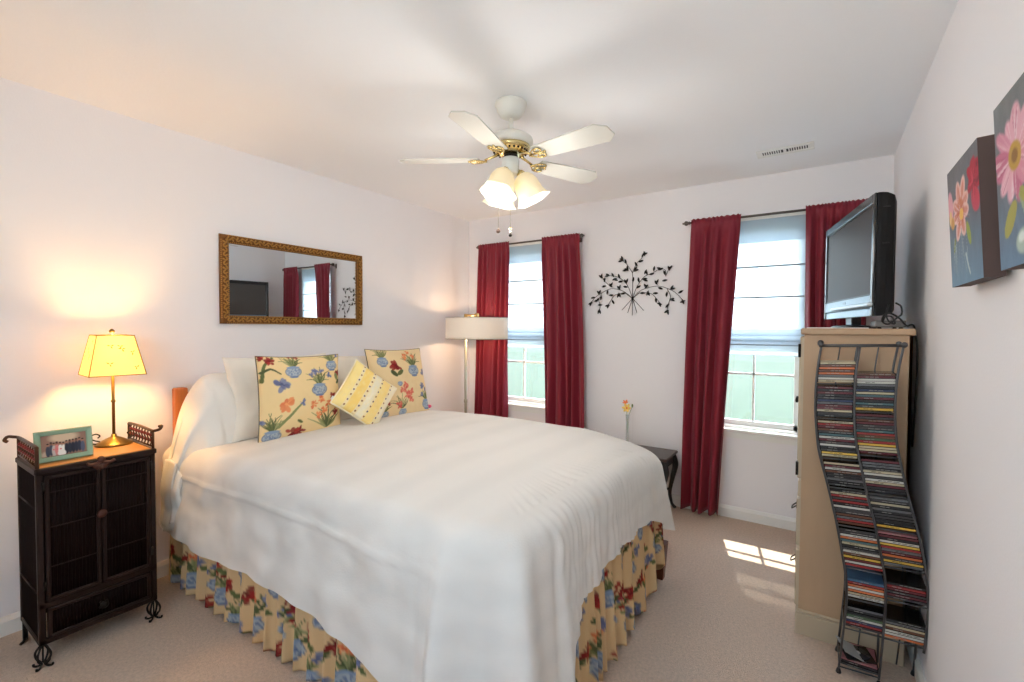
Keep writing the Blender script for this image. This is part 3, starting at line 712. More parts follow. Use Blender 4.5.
def damask(m, rgb):
    """woven bands, slightly lighter and darker satin stripes"""
    nt = m.node_tree; N = nt.nodes.new; L = nt.links.new; b = nt.nodes['Principled BSDF']
    tc = N('ShaderNodeTexCoord'); fac = []
    for d, sc_ in (('X', 1.3), ('Z', 2.6)):
        w = N('ShaderNodeTexWave'); w.bands_direction = d; w.inputs['Scale'].default_value = sc_; w.inputs['Distortion'].default_value = .6; w.inputs['Detail'].default_value = 1
        L(tc.outputs['Object'], w.inputs['Vector']); fac.append(w.outputs['Fac'])
    ad = N('ShaderNodeMath'); ad.operation = 'ADD'; L(fac[0], ad.inputs[0]); L(fac[1], ad.inputs[1])
    r = N('ShaderNodeValToRGB'); r.color_ramp.elements[0].position = .35; r.color_ramp.elements[1].position = 1.0
    c = lin(rgb); r.color_ramp.elements[0].color = (c[0]*.93, c[1]*.93, c[2]*.93, 1); r.color_ramp.elements[1].color = (*c, 1)
    hf = N('ShaderNodeMath'); hf.operation = 'MULTIPLY'; hf.inputs[1].default_value = .62; L(ad.outputs[0], hf.inputs[0]); L(hf.outputs[0], r.inputs[0]); L(r.outputs['Color'], b.inputs['Base Color'])
def comforter():
    x0, x1, y0, y1, rc = .08, 2.195, -2.565, -1.15, .14
    path, S = rounded_path(x0, x1, y0, y1, rc, .010)
    s1 = x1-rc-x0; s2 = s1+rc*PI/2; s3 = s2+(y1-y0-2*rc); s4 = s3+rc*PI/2
    # hem height along the perimeter
    hs = [0, .1, .5, 1.2, s1-.28, s1-.02, (s1+s2)/2, s2+.02, s2+.10, s2+.20, s2+.5, s2+.95, s3-.06, (s3+s4)/2, s4+.1, S]
    hz = [.34, .30, .30, .325, .25, .13, .03, .10, .30, .42, .465, .45, .40, .25, .32, .34]
    r = .10; NT, ND = 46, 46
    ztop = .775
    vs_ = []; yc = (y0+y1)/2
    for (x, y, nx, ny, s) in path:
        ix = min(max(x, x0), 1.5); inner = Vector((min(x, 1.45), yc))
        hem = interp(s, hs, hz)
        L = (ztop-r-hem)+r*PI/2
        foot = interp(s, [s2-.05, s2+.08, s3-.08, s3+.05], [0, 1, 1, 0])
        c1 = math.exp(-((s-(s1+s2)/2)/.16)**2); c2 = math.exp(-((s-(s3+s4)/2)/.16)**2)
        near = interp(s, [s1-.1, s1+.05], [1, 0])
        for j in range(NT):
            t = j/NT; t = 1-(1-t)**1.35
            p = inner.lerp(Vector((x, y)), t)
            z = ztop+.018*(1-t**3)+.008*nz(p.x*2.1, p.y*2.3, 1)+.003*nz(p.x*8, p.y*7, 4)
            # puckers start a little inside the foot edge
            z += foot*.0030*max(0, (t-.74)/.26)*(math.sin(s*2*PI/.042+7*nz(s*5, 2))+1.5*nz(s*30, t*6))
            z += -.032*(1-min(1, max(0, (p.x-.35)/.7)))-.075*max(0, min(1, (p.x-1.75)/.45))**1.5*max(0, min(1, (p.y+1.75)/.6))**1.5
            for xq in (.62, 1.25): z -= .002*math.exp(-((p.x-xq-.06*nz(p.y*2, xq))/.022)**2)
            vs_.append((p.x, p.y, z))
        for j in range(ND+1):
            d = L*j/ND; a = min(d/r, PI/2*.96); dd = max(0, d-r*PI/2*.96)
            out = r*math.sin(a)+dd*.07; zt = ztop-.032*(1-min(1, max(0, (x-.35)/.7)))-.075*max(0, min(1, (x-1.75)/.45))**1.5*max(0, min(1, (y+1.75)/.6))**1.5
            z = zt-r*(1-math.cos(a))-dd*(zt-r-hem)/max(.01, ztop-r-hem)
            k = d/L
            g = min(1, d/.06)**2*(3-2*min(1, d/.06)); w = foot*(.0045*math.sin(s*2*PI/.042+7*nz(s*5, 2)+1.6*nz(s*5, d*9))*(.6+.8*nz(s*4, d*7, 3))+.0045*nz(s*34, d*7, 5)+.004*nz(s*20, d*16, 2)+.009*k*math.sin(s*2*PI/.19+3*nz(s*3, 9)))
            w += c1*(.062*k*math.sin(s*2*PI/.15+1.0)+.02*k*math.sin(s*2*PI/.07)+.03*k)+c2*(.03*k*math.sin(s*2*PI/.16)+.035*k)
            w += near*(.020*nz(s*2.6, d*5, 3)+.007*nz(s*6.0, d*11, 4)+.010*k*nz(s*6, d*2, 6)+.006*k*math.sin(s*2*PI/.23+3*nz(s*2, 5))+.0035*nz(s*16, d*13, 2))
            w += near*.007*math.exp(-((d-(.20+.015*nz(s*1.5, 8)))/.009)**2)*(1+.5*nz(s*25, 3))
            w += foot*.004*nz(s*18, d*12, 1)
            w *= g; zn = (.008*nz(x*2.1, y*2.3, 1)+.003*nz(x*8, y*7, 4))*math.exp(-d/.08)
            vs_.append((x+nx*(out+w), y+ny*(out+w), z+zn+near*.004*nz(s*5, 7)*k))
    n2 = NT+ND+1
    fs = [(i*n2+j, i*n2+j+1, (i+1)*n2+j+1, (i+1)*n2+j) for i in range(len(path)-1) for j in range(n2-1)]
    b = MB(); b.add(vs_, [tuple(reversed(f)) for f in fs], mat('white_bedspread', (218, 214, 208), .8, bump=.08, bscale=160, spec=.2, sheen=.15), True)
    o = b.build('bedspread'); damask(MATS['white_bedspread'], (222, 218, 212))
    tag(o, 'white bedspread draped over the bed, puckered along its foot edge', 'bedspread')
comforter()

def bed_skirt():
    T = skirt_tile(); path, S = rounded_path(.10, 2.275, -2.635, -1.09, .13, .005)
    s1 = 2.275-.13-.10; s3 = s1+.204+1.545-.26
    ph = [0]; 
    for i in range(1, len(path)):
        s = path[i][4]; ph.append(ph[-1]+(path[i][4]-path[i-1][4])*2*PI/(.115*(1+.75*nz(s*5, 1.5))))
    NV = 44; b = MB()
    # cloth length runs faster than the rail because of the gathers
    cl = [0]
    for i in range(1, len(path)): cl.append(cl[-1]+(path[i][4]-path[i-1][4])*(1.25+.25*math.sin(ph[i]*1.0)))
    foot = lambda s: interp(s, [s1-.05, s1+.1], [0, 1])
    def fn(i, j):
        x, y, nx, ny, s = path[i]; v = j/(NV-1)
        A = (.004+.020*v)*(1+.6*nz(s*9, 4)); w = A*math.sin(ph[i])+.006*v*math.sin(ph[i]*2.3+1)
        hem = .014+.012*(.5+.5*math.sin(ph[i]+.6))+.01*abs(nz(s*4, 2))+.10*math.exp(-((s-(s3-.02))/.09)**2)
        z = .53+(hem-.53)*v
        tang = Vector((-ny, nx))*(.010*v*math.cos(ph[i]))
        return (x+nx*(w+.012*v)+tang.x, y+ny*(w+.012*v)+tang.y, z)
    b.grid(len(path), NV, fn, mat_attr('print_bed_skirt', .85, trans=.18), col=lambda i, j: T.get(cl[i]/.75+.13, (j/(NV-1)*-.51+.53)/.49))
    o = b.build('bed_skirt'); m = o.modifiers.new('thick', 'SOLIDIFY'); m.thickness = .0015
    tag(o, 'gathered cream bed skirt printed with red flowers and blue china bowls', 'bed skirt')
bed_skirt()

# ---------------------------------------------------------------- pillows
def pillow_mesh(b, w, h, T, m, n=60, col=None, pinch=.06, seed=0, wr=.004, both=True, sag=0):
    """pillow lying in its own x (width) z (height) plane, plump along y; base at z=0"""
    def shell(sg):
        def fn(i, j):
            u = -1+2*i/(n-1); v = -1+2*j/(n-1)
            e = max(0, (1-u**2))**.42*max(0, (1-v**2))**.42
            px_ = w/2*u*(1-pinch*(1-v*v)*abs(u)**3); pz = h/2*v*(1-pinch*(1-u*u)*abs(v)**3)
            y = sg*(T/2*e+wr*nz(u*3+seed, v*3, seed)*e*2+wr*.5*nz(u*9, v*8, seed)*e)
            bend = sag*(1-v)*.5
            return (px_, y-bend*0, h/2+pz)
        return fn
    b.grid(n, n, shell(-1), m, col=col)
    if both: b.grid(n, n, shell(1), m, col=(lambda i, j: col(n-1-i, j)) if col else None)
def pillow_outline(w, h, pinch, n=24):
    pts = []
    for k in range(4):
        for i in range(n):
            t = -1+2*i/n
            u, v = [(t, -1), (1, t), (-t, 1), (-1, -t)][k]
            pts.append((w/2*u*(1-pinch*(1-v*v)*abs(u)**3), 0, h/2+h/2*v*(1-pinch*(1-u*u)*abs(v)**3)))
    return pts
def place(o, loc, yaw, tilt, roll=0):
    """face (-y of the mesh) turns to point along yaw; tilt leans the top back"""
    o.matrix_world = Matrix.Translation(loc) @ Matrix.Rotation(yaw, 4, 'Z') @ Matrix.Rotation(tilt, 4, 'X') @ Matrix.Rotation(roll, 4, 'Y')
def cushion(label, w, h, T, P, loc, yaw, tilt, roll=0, piping=(120, 110, 96)):
    t = thing('throw_pillow', label, 'cushion', group='floral throw pillows')
    place(t, loc, yaw, tilt, roll); n = 130
    b = MB(); pillow_mesh(b, w, h, T, mat_attr('print_cushion', .8, bump=.1), n, col=lambda i, j: P.get(i/(n-1), j/(n-1)), pinch=.05, seed=len(label)); b.build('cover', t)
    b = MB(); b.tube(pillow_outline(w, h, .05), .0035, mat('piping_%d' % piping[0], piping, .8), 6, closed=True); b.build('piping', t)
YX = PI/2   # a pillow face turned to +x
def pillows():
    # two shams standing against the sleeping pillows
    for lab, loc, w, h, yaw in (('plain white standing pillow behind the left floral cushion', (.385, -2.15, .742), .62, .47, YX-.04), ('plain white standing pillow behind the yellow cushion', (.38, -1.50, .742), .62, .45, YX)):
        b = MB(); pillow_mesh(b, w, h, .15, M_sham, 60, seed=w*9, wr=.008, pinch=.07); o = b.build('pillow'); place(o, loc, yaw, -.22)
        tag(o, lab, 'pillow', 'plain white standing pillows')
    # the covered sleeping pillow bulging at the near head corner
    def bulge(name, label, yA, yB, droop):
        n, m = 90, 60; b = MB()
        def fn(i, j):
            u = i/(n-1); a = j/(m-1)              # u along the bed width, a round the section front->top->back
            y = yA+(yB-yA)*u
            e = 1-max(0, 1-u/.22)**2.4 if droop else 1
            e2 = 1-max(0, 1-(1-u)/.15)**3
            R = max(.12, e)*max(.25, e2)
            ang = a*PI
            xx = .215+.15*math.cos(ang)*(.45+.55*R)
            top = .69+.425*R*math.sin(ang)**.7
            low = .735
            z = low-.03+(top-low+.03)
            if droop:
                hang = max(0, 1-u/.30)
                z -= .10*hang**1.5*(1-.5*math.sin(ang))
                y -= .03*hang*math.sin(ang)
                xx += .012*math.sin(a*26+3*nz(u*3, 1))*hang
                z -= .0
            xx += .018*nz(u*5, a*4, 3)+.011*nz(u*14, a*5, 5)+.012*abs(math.sin(u*13+a*5+2.5*nz(u*4, a*3, 9)))**.5; z += .014*nz(u*6, a*5, 8)+.008*nz(u*18, a*4, 2)
            return (xx, y, z)
        b.grid(n, m, fn, M_linen)
        return b, n, m, fn
    b, n, m, fn = bulge('p', '', -2.66, -1.90, True)
    # hanging pleated flap at the near end
    edge = [Vector(fn(0, j)) for j in range(m)]
    K = 26
    def flap(i, j):
        p = edge[j]; k = i/(K-1); a = j/(m-1)
        L = .20+.10*math.sin(a*PI)+.05*nz(a*4, 2)+.10*a*(1-a)*2
        fold = .018*k*math.sin(a*30+2*nz(a*5, 3))+.008*math.sin(a*61)*k
        q = Vector(p); q.z -= L*k*(1.0+.0*a); q.y += -.018*math.sin(PI*min(1, k*1.4))-.012*k+fold*.8
        q.x += fold*.6+(.03*k if a > .5 else -.01*k)
        q.x = max(.085, q.x)
        return q
    b.grid(K, m, flap, M_linen)
    o = b.build('covered_pillow'); md = o.modifiers.new('thick', 'SOLIDIFY'); md.thickness = .004; md.offset = -1
    tag(o, 'rounded white covered pillow at the near head corner, its pleated end hanging down', 'pillow', 'covered sleeping pillows')
    b, n, m, fn = bulge('p', '', -1.86, -1.18, False); o = b.build('covered_pillow'); md = o.modifiers.new('thick', 'SOLIDIFY'); md.thickness = .004; md.offset = -1
    tag(o, 'white covered pillow at the far head corner behind the right floral cushion', 'pillow', 'covered sleeping pillows')
    cushion('large cream cushion with iris and blue china bowls, leaning at the left', .50, .465, .13, cushion_left(), (.515, -2.14, .742), YX-.02, -.09, .02)
    cushion('large cream cushion with red flowers in blue pots, leaning at the right', .50, .49, .12, cushion_right(), (.535, -1.385, .738), YX-.02, -.24, .02)
    # small yellow cushion set on its corner
    P = Paint(200, 200, (244, 224, 178))
    for x, w_, c in ((0, 34, (250, 226, 150)), (46, 36, (248, 214, 124)), (96, 26, (240, 230, 204)), (132, 34, (250, 220, 140)), (176, 24, (244, 232, 206))):
        P.a[:, x:x+w_] = np.array(lin(c))
    for k in range(300): P.blob(rnd.uniform(0, 200), rnd.uniform(0, 200), 7, 3, 1.5, rnd.choice([(250, 226, 150), (240, 222, 170)]), 3, .25)
    for xr in (40, 88, 128, 172):
        for k in range(9): P.blob(xr, 14+k*22, 3.4, 3.4, 0, (92, 78, 110) if k % 2 else (140, 88, 60))
    t = thing('throw_pillow', 'small yellow striped cushion with dots, standing on one corner', 'cushion')
    place(t, (.69, -1.795, .735), YX-.15, -.32)
    n = 110; b = MB(); w = .325
    pillow_mesh(b, w, w, .11, mat_attr('print_cushion', .8), n, col=lambda i, j: P.get(i/(n-1), j/(n-1)), pinch=.05, seed=4)
    Mr = Matrix.Translation((0, 0, .222)) @ Matrix.Rotation(math.radians(40), 4, 'Y') @ Matrix.Translation((0, 0, -w/2))
    b.v = [tuple(Mr @ Vector(v)) for v in b.v]; b.build('cover', t)
    b = MB(); b.tube([Mr @ Vector(p) for p in pillow_outline(w, w, .05)], .006, mat('pale_piping', (246, 232, 200), .8), 6, closed=True); b.build('piping', t)
    b = MB(); b.box((-.004, -.001, -.012), (.02, .001, .012), M_linen, M=Mr @ Matrix.Translation((-w/2-.008, 0, .03))); b.build('care_tag', t)
pillows()
def pink_thing():
    b = MB(); Mp = mat('pink_petal', (226, 84, 128), .7)
    for k in range(9):
        a = k*.7; b.ball((.03*math.cos(a)*(.4+k*.08), .022*math.sin(a)*(.4+k*.08), .012+.004*(k % 3)), .016, Mp, 8, (1.2, 1, .5))
    o = b.build('pink_flower', None, (.50, -1.11, .755)); tag(o, 'small bright pink flower lying at the far edge of the white bed', 'flower')
pink_thing()

# ================================================================== CABINET AT LEFT
def cabinet():
    x0, x1, y0, y1, z0, z1 = .115, .42, -3.21, -2.815, .09, .80
    cx, cy = (x0+x1)/2, (y0+y1)/2
    t = thing('rattan_cabinet', 'tall dark cabinet with slatted doors, scrolled iron feet and a wooden top', 'cabinet', (cx, cy, 0))
    X0, X1, Y0, Y1 = x0-cx, x1-cx, y0-cy, y1-cy
    Md = mat('dark_reed', (24, 12, 10), .6, spec=.08, bump=.1, bscale=60, var=.5, vscale=30, stretch=(6, 6, .6)); Mf = mat('dark_bamboo_frame', (36, 21, 17), .45, spec=.25, var=.35, vscale=20)
    b = MB()
    for x in (X0, X1-.022):
        for y in (Y0, Y1-.022): b.box((x, y, z0), (x+.022, y+.022, z1), Mf, bev=.004)
    for z in (z0, z1-.03):
        b.box((X0, Y0, z), (X1, Y0+.02, z+.022), Mf, bev=.003); b.box((X0, Y1-.02, z), (X1, Y1, z+.022), Mf, bev=.003)
        b.box((X1-.02, Y0, z), (X1, Y1, z+.022), Mf, bev=.003); b.box((X0, Y0, z), (X0+.02, Y1, z+.022), Mf, bev=.003)
    b.box((X1-.02, Y0, .235), (X1, Y1, .26), Mf, bev=.003)
    b.build('frame', t)
    def reeds_x(b, xa, xb, y, z_a, z_b, face):   # slats on a side face (normal y)
        n = max(3, int((xb-xa)/.0105))
        for i in range(n):
            x = xa+(xb-xa)*(i+.5)/n; b.tube([(x, y, z_a), (x, y, z_b)], (xb-xa)/n/2, Md, 6)
    for y, s_ in ((Y0+.008, -1), (Y1-.008, 1)):
        b = MB(); reeds_x(b, X0+.022, X1-.022, y, z0+.02, z1-.03, s_); b.box((X0+.02, y-.003, z0+.02), (X1-.02, y+.003, z1-.03), Md)
        for z in (.30, .64): b.tube([(X0+.02, y+s_*.007, z), (X1-.02, y+s_*.007, z)], .003, Mf, 6)
        b.build('side_panel', t)
    b = MB(); b.box((X0, Y0+.01, z0+.01), (X0+.008, Y1-.01, z1-.02), Md); b.build('back_panel', t)
    mid = (Y0+Y1)/2
    for ya, yb in ((Y0+.024, mid-.002), (mid+.002, Y1-.024)):
        b = MB(); n = int((yb-ya-.028)/.0105)
        b.box((X1-.014, ya, .262), (X1-.004, yb, z1-.032), Md)
        for i in range(n):
            y = ya+.014+(yb-ya-.028)*(i+.5)/n; b.tube([(X1-.0055, y, .275), (X1-.0055, y, z1-.045)], .0048, Md, 6)
        dr = b.build('door', t)
        b = MB()
        for y in (ya, yb-.014): b.box((X1-.006, y, .262), (X1+.008, y+.014, z1-.032), Mf, bev=.003)
        for z in (.262, z1-.046): b.box((X1-.006, ya, z), (X1+.008, yb, z+.014), Mf, bev=.003)
        for z in (.40, .56, .70): b.tube([(X1+.005, ya, z), (X1+.005, yb, z)], .0022, Mf, 6)
        b.build('door_frame', dr)
        for z in (.33, .73):
            yy = ya-.004 if ya < mid-.05 else yb+.004
            b = MB(); b.tube([(X1+.006, yy, z-.018), (X1+.006, yy, z+.018)], .005, M_iron, 8); b.build('hinge', dr)
    b = MB(); b.box((X1-.014, Y0+.026, .115), (X1-.004, Y1-.026, .232), Md)
    n = 32
    for i in range(n): y = Y0+.036+(Y1-Y0-.072)*(i+.5)/n; b.tube([(X1-.0055, y, .125), (X1-.0055, y, .222)], .0050, Md, 6)
    dw = b.build('drawer', t)
    b = MB()
    for z in (.113, .220): b.box((X1-.006, Y0+.026, z), (X1+.007, Y1-.026, z+.013), Mf, bev=.003)
    for y in (Y0+.026, Y1-.039): b.box((X1-.006, y, .113), (X1+.007, y+.013, .233), Mf, bev=.003)
    b.build('drawer_frame', dw)
    b = MB(); b.lathe([(.004, 0), (.006, .008), (.014, .012), (.016, .018), (.008, .022), (0, .023)], M_iron, 12, Matrix.Translation((X1+.004, mid, .172)) @ Matrix.Rotation(PI/2, 4, 'Y'))
    for a in range(4): b.ball((X1+.01, mid+.014*math.cos(a*PI/2+.7), .172+.014*math.sin(a*PI/2+.7)), .006, M_iron, 6)
    b.build('knob', dw)
    Mr = mat('rust_ornament', (86, 50, 38), .5, .4)
    b = MB(); M = Matrix.Translation((X1+.008, mid, .775))    # leaf-shaped clasp hanging over the doors
    b.ball((X1+.012, mid, .80), .014, Mr, 10)
    for a in (-2.6, -2.1, -1.57, -1.04, -.54): b.ball((X1+.012, mid+.022*math.cos(a), .79+.022*math.sin(a)), .012, Mr, 8, (.5, 1, 1.1))
    for s_ in (-1, 1): b.tube(bez([(X1+.012, mid, .79), (X1+.012, mid+s_*.03, .782), (X1+.012, mid+s_*.046, .79)], 5), [.007]*11, Mr, 6)
    b.build('clasp', t)
    b = MB(); b.lathe([(0, 0), (.017, .0), (.018, .004), (.010, .008), (0, .009)], Mr, 18, Matrix.Translation((X1+.008, mid, .565)) @ Matrix.Rotation(PI/2, 4, 'Y')); b.build('lock_plate', t)
    Mt = mat('oak_top', (176, 124, 60), .35, var=.2, vscale=8, stretch=(9, .8, 9), bump=.05, bscale=30)
    b = MB(); b.box((X0+.01, Y0+.012, z1-.012), (X1-.008, Y1-.012, z1+.004), Mt, bev=.003); b.build('top', t)
    b = MB(); b.box((X0-.004, Y0-.004, z1-.02), (X1+.006, Y0+.012, z1+.002), Mf, bev=.003); b.box((X0-.004, Y1-.012, z1-.02), (X1+.006, Y1+.004, z1+.002), Mf, bev=.003)
    b.box((X1-.008, Y0, z1-.02), (X1+.006, Y1, z1+.002), Mf, bev=.003); b.box((X0-.004, Y0, z1-.02), (X0+.01, Y1, z1+.002), Mf, bev=.003); b.build('top_edging', t)
    # scrolled rails at both ends, with small beads
    Mb = mat('brown_iron', (72, 46, 32), .4, .6); Mbead = mat('red_bead', (120, 26, 24), .3)
    for y, s_ in ((Y0+.006, -1), (Y1-.006, 1)):
        b = MB(); zt = z1+.088
        lo = [(X0+.006, y, z1-.01), (X0+.006, y, zt-.016), (X0+.018, y, zt-.002)] if s_ > 0 else [(X1-.006, y, z1-.01), (X1-.006, y, zt-.016), (X1-.018, y, zt-.002)]
        if s_ > 0: run = lo+[((X0+X1)/2, y, zt), (X1-.02, y, zt-.004), (X1+.004, y+.008, zt-.002), (X1+.016, y+.02, zt+.004), (X1+.012, y+.028, zt+.016), (X1, y+.022, zt+.014)]
        else: run = lo+[((X0+X1)/2, y, zt), (X0+.02, y, zt), (X0, y-.014, zt+.004), (X0-.006, y-.03, zt+.006), (X0, y-.04, zt-.006), (X0+.006, y-.032, zt-.014)]
        b.tube(bez(run, 6), .0065, Mb, 8)
        xe = X1-.006 if s_ > 0 else X0+.006
        b.tube([(xe, y, z1-.01), (xe, y, zt)], .0055, Mb, 8); b.tube([(X0+.006, y, z1+.012), (X1-.006, y, z1+.012)], .004, Mb, 6)
        rl = b.build('end_rail', t)
        b = MB(); n = 8
        for k in range(n):
            x = X0+.03+(X1-X0-.06)*k/(n-1); b.tube(bez([(x-.008, y, z1+.012), (x+.006, y, z1+.035), (x-.006, y, z1+.06), (x+.008, y, zt-.004)], 5), .0032, Mb, 6)
        b.build('twisted_bars', rl)
        b = MB()
        for k in range(n):
            x = X0+.03+(X1-X0-.06)*k/(n-1)
            for z in (z1+.038, z1+.062): b.ball((x, y, z), .0078, Mbead, 8)
        b.build('beads', rl)
    for x, y in ((X1-.012, Y0+.012), (X1-.012, Y1-.012), (X0+.012, Y0+.012), (X0+.012, Y1-.012)):
        b = MB()
        if x > 0:
            for a in (PI/4, 3*PI/4, 5*PI/4, 7*PI/4):
                c, s_ = math.cos(a), math.sin(a)
                b.tube(bez([(x, y, .094), (x+c*.010, y+s_*.010, .085), (x+c*.026, y+s_*.026, .058), (x+c*.022, y+s_*.022, .034), (x+c*.007, y+s_*.007, .016), (x+c*.018, y+s_*.018, .005), (x+c*.032, y+s_*.032, .006), (x+c*.033, y+s_*.033, .014)], 5), .0042, M_iron, 6)
            b.tube([(x, y, .094), (x, y, .02)], .003, M_iron, 6)
        else:
            b.tube([(x, y, .094), (x, y, .012)], .009, M_iron, 8); b.tube(bez([(x, y, .012), (x+.018, y-.01, .006), (x+.03, y-.02, .006)], 5), .006, M_iron, 6); b.ball((x, y, .009), .009, M_iron, 8)
        b.build('foot', t)
    return z1+.004
CABTOP = cabinet()

def table_lamp():
    lx, ly = .18, -2.898
    t = thing('table_lamp', 'lit table lamp with square parchment shade and slim brass stem', 'lamp', (lx, ly, CABTOP))
    Mb = mat('aged_brass', (136, 108, 58), .32, .9)
    b = MB(); b.lathe([(0, 0), (.070, 0), (.072, .005), (.066, .010), (.050, .018), (.030, .030), (.012, .038), (.009, .05), (0, .05)], Mb, 40); b.build('base', t)
    b = MB(); b.lathe([(.0062, .04), (.0062, .20), (.009, .203), (.009, .21), (.0062, .214), (.0062, .49), (0, .49)], Mb, 16); b.build('stem', t)
    b = MB()
    for s_ in (-1, 1):
        c = lambda p: Matrix.Rotation(math.radians(80), 4, 'Z') @ Vector(p)
        b.tube(bez([c((s_*.05, 0, .02)), c((s_*.075, 0, .032)), c((s_*.085, 0, .048)), c((s_*.065, 0, .058)), c((s_*.05, 0, .048)), c((s_*.058, 0, .038))], 6), .003, M_iron, 6)
    c = lambda p: Matrix.Rotation(math.radians(-100), 4, 'Z') @ Vector(p)
    b.tube(bez([c((.06, 0, .010)), c((.10, 0, .022)), c((.125, 0, .05)), c((.14, 0, .062)), c((.15, 0, .045)), c((.14, 0, .034))], 6), .003, M_iron, 6)
    b.build('scrolls', t)
    R = Matrix.Rotation(math.radians(-4), 4, 'Z'); z0, z1, w0, w1 = .335, .52, .104, .068
    Mp = mat('parchment_shade', (250, 236, 200), .7, trans=.8, var=.08, vscale=14)
    b = MB(); n = 12
    def corner(k, f): w = w0+(w1-w0)*f; return Vector(((w if k in (0, 3) else -w), (w if k in (0, 1) else -w), z0+(z1-z0)*f))
    for k in range(4):
        b.grid(n+1, n+1, lambda i, j: R @ corner(k, j/n).lerp(corner((k+1) % 4, j/n), i/n), Mp, smooth=False)
    sh = b.build('lamp_shade', t); m = sh.modifiers.new('thick', 'SOLIDIFY'); m.thickness = .0015
    Ms = mat('shade_edge', (150, 128, 66), .7)
    b = MB()
    for f in (0, 1): b.tube([R @ corner(k, f) for k in range(4)], .0022, Ms, 6, closed=True)
    for k in range(4): b.tube([R @ corner(k, 0), R @ corner(k, 1)], .0020, Ms, 6)
    b.build('shade_trim', sh)
    Ml = mat('pressed_leaf', (158, 140, 48), .8)
    b = MB(); rr = random.Random(8)
    for k in range(4):
        for q in range(6):
            f = rr.uniform(.12, .85); g = rr.uniform(.12, .88); P0 = corner(k, f).lerp(corner((k+1) % 4, f), g)
            ax = (corner((k+1) % 4, 0)-corner(k, 0)).normalized(); up = (corner(k, 1)+corner((k+1) % 4, 1)-corner(k, 0)-corner((k+1) % 4, 0)).normalized(); nr = ax.cross(up)
            if nr.dot(Vector((P0.x, P0.y, 0))) < 0: nr = -nr
            for a in (0, 2.1, 4.2):
                an = a+rr.uniform(0, 1); d = ax*math.cos(an)+up*math.sin(an); e = ax*-math.sin(an)+up*math.cos(an); L = rr.uniform(.008, .018)
                vs_ = [P0+nr*.0012, P0+d*L*.5+e*.003+nr*.0014, P0+d*L+nr*.0012, P0+d*L*.5-e*.003+nr*.0014]
                b.add([R @ v for v in vs_], [(0, 1, 2, 3)], Ml)
    b.build('pressed_leaves', sh)
    b = MB(); b.lathe([(.004, .49), (.004, .53), (.010, .533), (.012, .540), (.006, .548), (0, .552)], Mb, 12)
    for k in range(4): b.tube([(0, 0, .518), R @ corner(k, 1)], .0015, Mb, 5)
    b.build('finial', t)
    b = MB(); b.lathe([(0, .415), (.010, .418), (.017, .432), (.019, .45), (.014, .472), (.009, .49)], MATS['lit_bulb'], 16); b.build('bulb', t)
    lamp('table_lamp_light', (lx, ly, CABTOP+.445), 13, (1, .54, .17), .036)
table_lamp()

def photo_frame():
    t = thing('picture_frame', 'sage green wooden picture frame holding a wedding group photo', 'picture frame')
    t.matrix_world = Matrix.Translation((.335, -3.105, CABTOP)) @ Matrix.Rotation(PI/2-.03, 4, 'Z') @ Matrix.Rotation(-.2, 4, 'X')
    w, h, fw, d = .18, .128, .020, .012; Mf = mat('sage_paint', (140, 168, 142), .6, var=.08, vscale=30)
    prof = [(0, 0), (0, -d), (.004, -d-.002), (fw-.004, -d+.002), (fw, -d+.005), (fw, 0)]
    vs_ = []
    for (x, z), (sx, sz) in zip([(-w/2, 0), (w/2, 0), (w/2, h), (-w/2, h)], [(1, 1), (-1, 1), (-1, -1), (1, -1)]):
        for a, o in prof: vs_.append((x+sx*a, o, z+sz*a))
    k = len(prof); b = MB(); b.add(vs_, [(c*k+i, c*k+(i+1) % k, ((c+1) % 4)*k+(i+1) % k, ((c+1) % 4)*k+i) for c in range(4) for i in range(k)], Mf); b.build('frame', t)
    P = Paint(200, 120, (150, 116, 100)); P.blob(100, 100, 60, 26, 0, (214, 190, 160), 14); P.blob(30, 14, 30, 20, 0, (190, 170, 150), 10)
    for x, y, c in ((30, 44, (58, 66, 84)), (44, 50, (66, 74, 92)), (56, 46, (196, 186, 182)), (68, 50, (210, 130, 128)), (82, 46, (236, 232, 226)), (96, 44, (240, 236, 230)), (110, 50, (40, 46, 60)), (124, 52, (46, 52, 66)), (138, 52, (38, 44, 58)), (152, 54, (44, 50, 66)), (166, 56, (50, 56, 74)), (180, 50, (88, 96, 120))):
        P.blob(x, y-14, 9.5, 30, 0, c, 3); P.blob(x, y+22, 5.4, 7, 0, rnd.choice([(150, 104, 84), (168, 120, 98), (120, 80, 64)]), 2); P.blob(x, y+27, 5.2, 3.6, 0, (44, 32, 28), 2)
    for x in (54, 70, 84): P.blob(x, 38, 4, 4, 0, (226, 110, 120), 2)
    P.blob(88, 16, 18, 16, 0, (236, 232, 226), 4); P.a[:6] = np.array(lin((120, 90, 76)))
    b = MB(); n, m = 100, 60
    b.grid(n, m, lambda i, j: (-w/2+fw-.002+(w-2*fw+.004)*i/(n-1), -.005, fw-.002+(h-2*fw+.004)*j/(m-1)), mat_attr('print_photo', .3), col=lambda i, j: P.get(i/(n-1), j/(m-1)), smooth=False); b.build('photograph', t)
    b = MB(); b.box((-w/2+.01, -.004, .01), (w/2-.01, .0, h-.01), M_black)
    b.build('backing_board', t)
    b = MB(); b.add([(-.02, .001, .09), (.02, .001, .09), (.025, .058, .0118), (-.025, .058, .0118), (-.02, .004, .09), (.02, .004, .09), (.025, .061, .0118), (-.025, .061, .0118)], [(0, 1, 2, 3), (7, 6, 5, 4), (0, 4, 5, 1), (1, 5, 6, 2), (2, 6, 7, 3), (3, 7, 4, 0)], M_black); b.build('easel_back', t)
photo_frame()

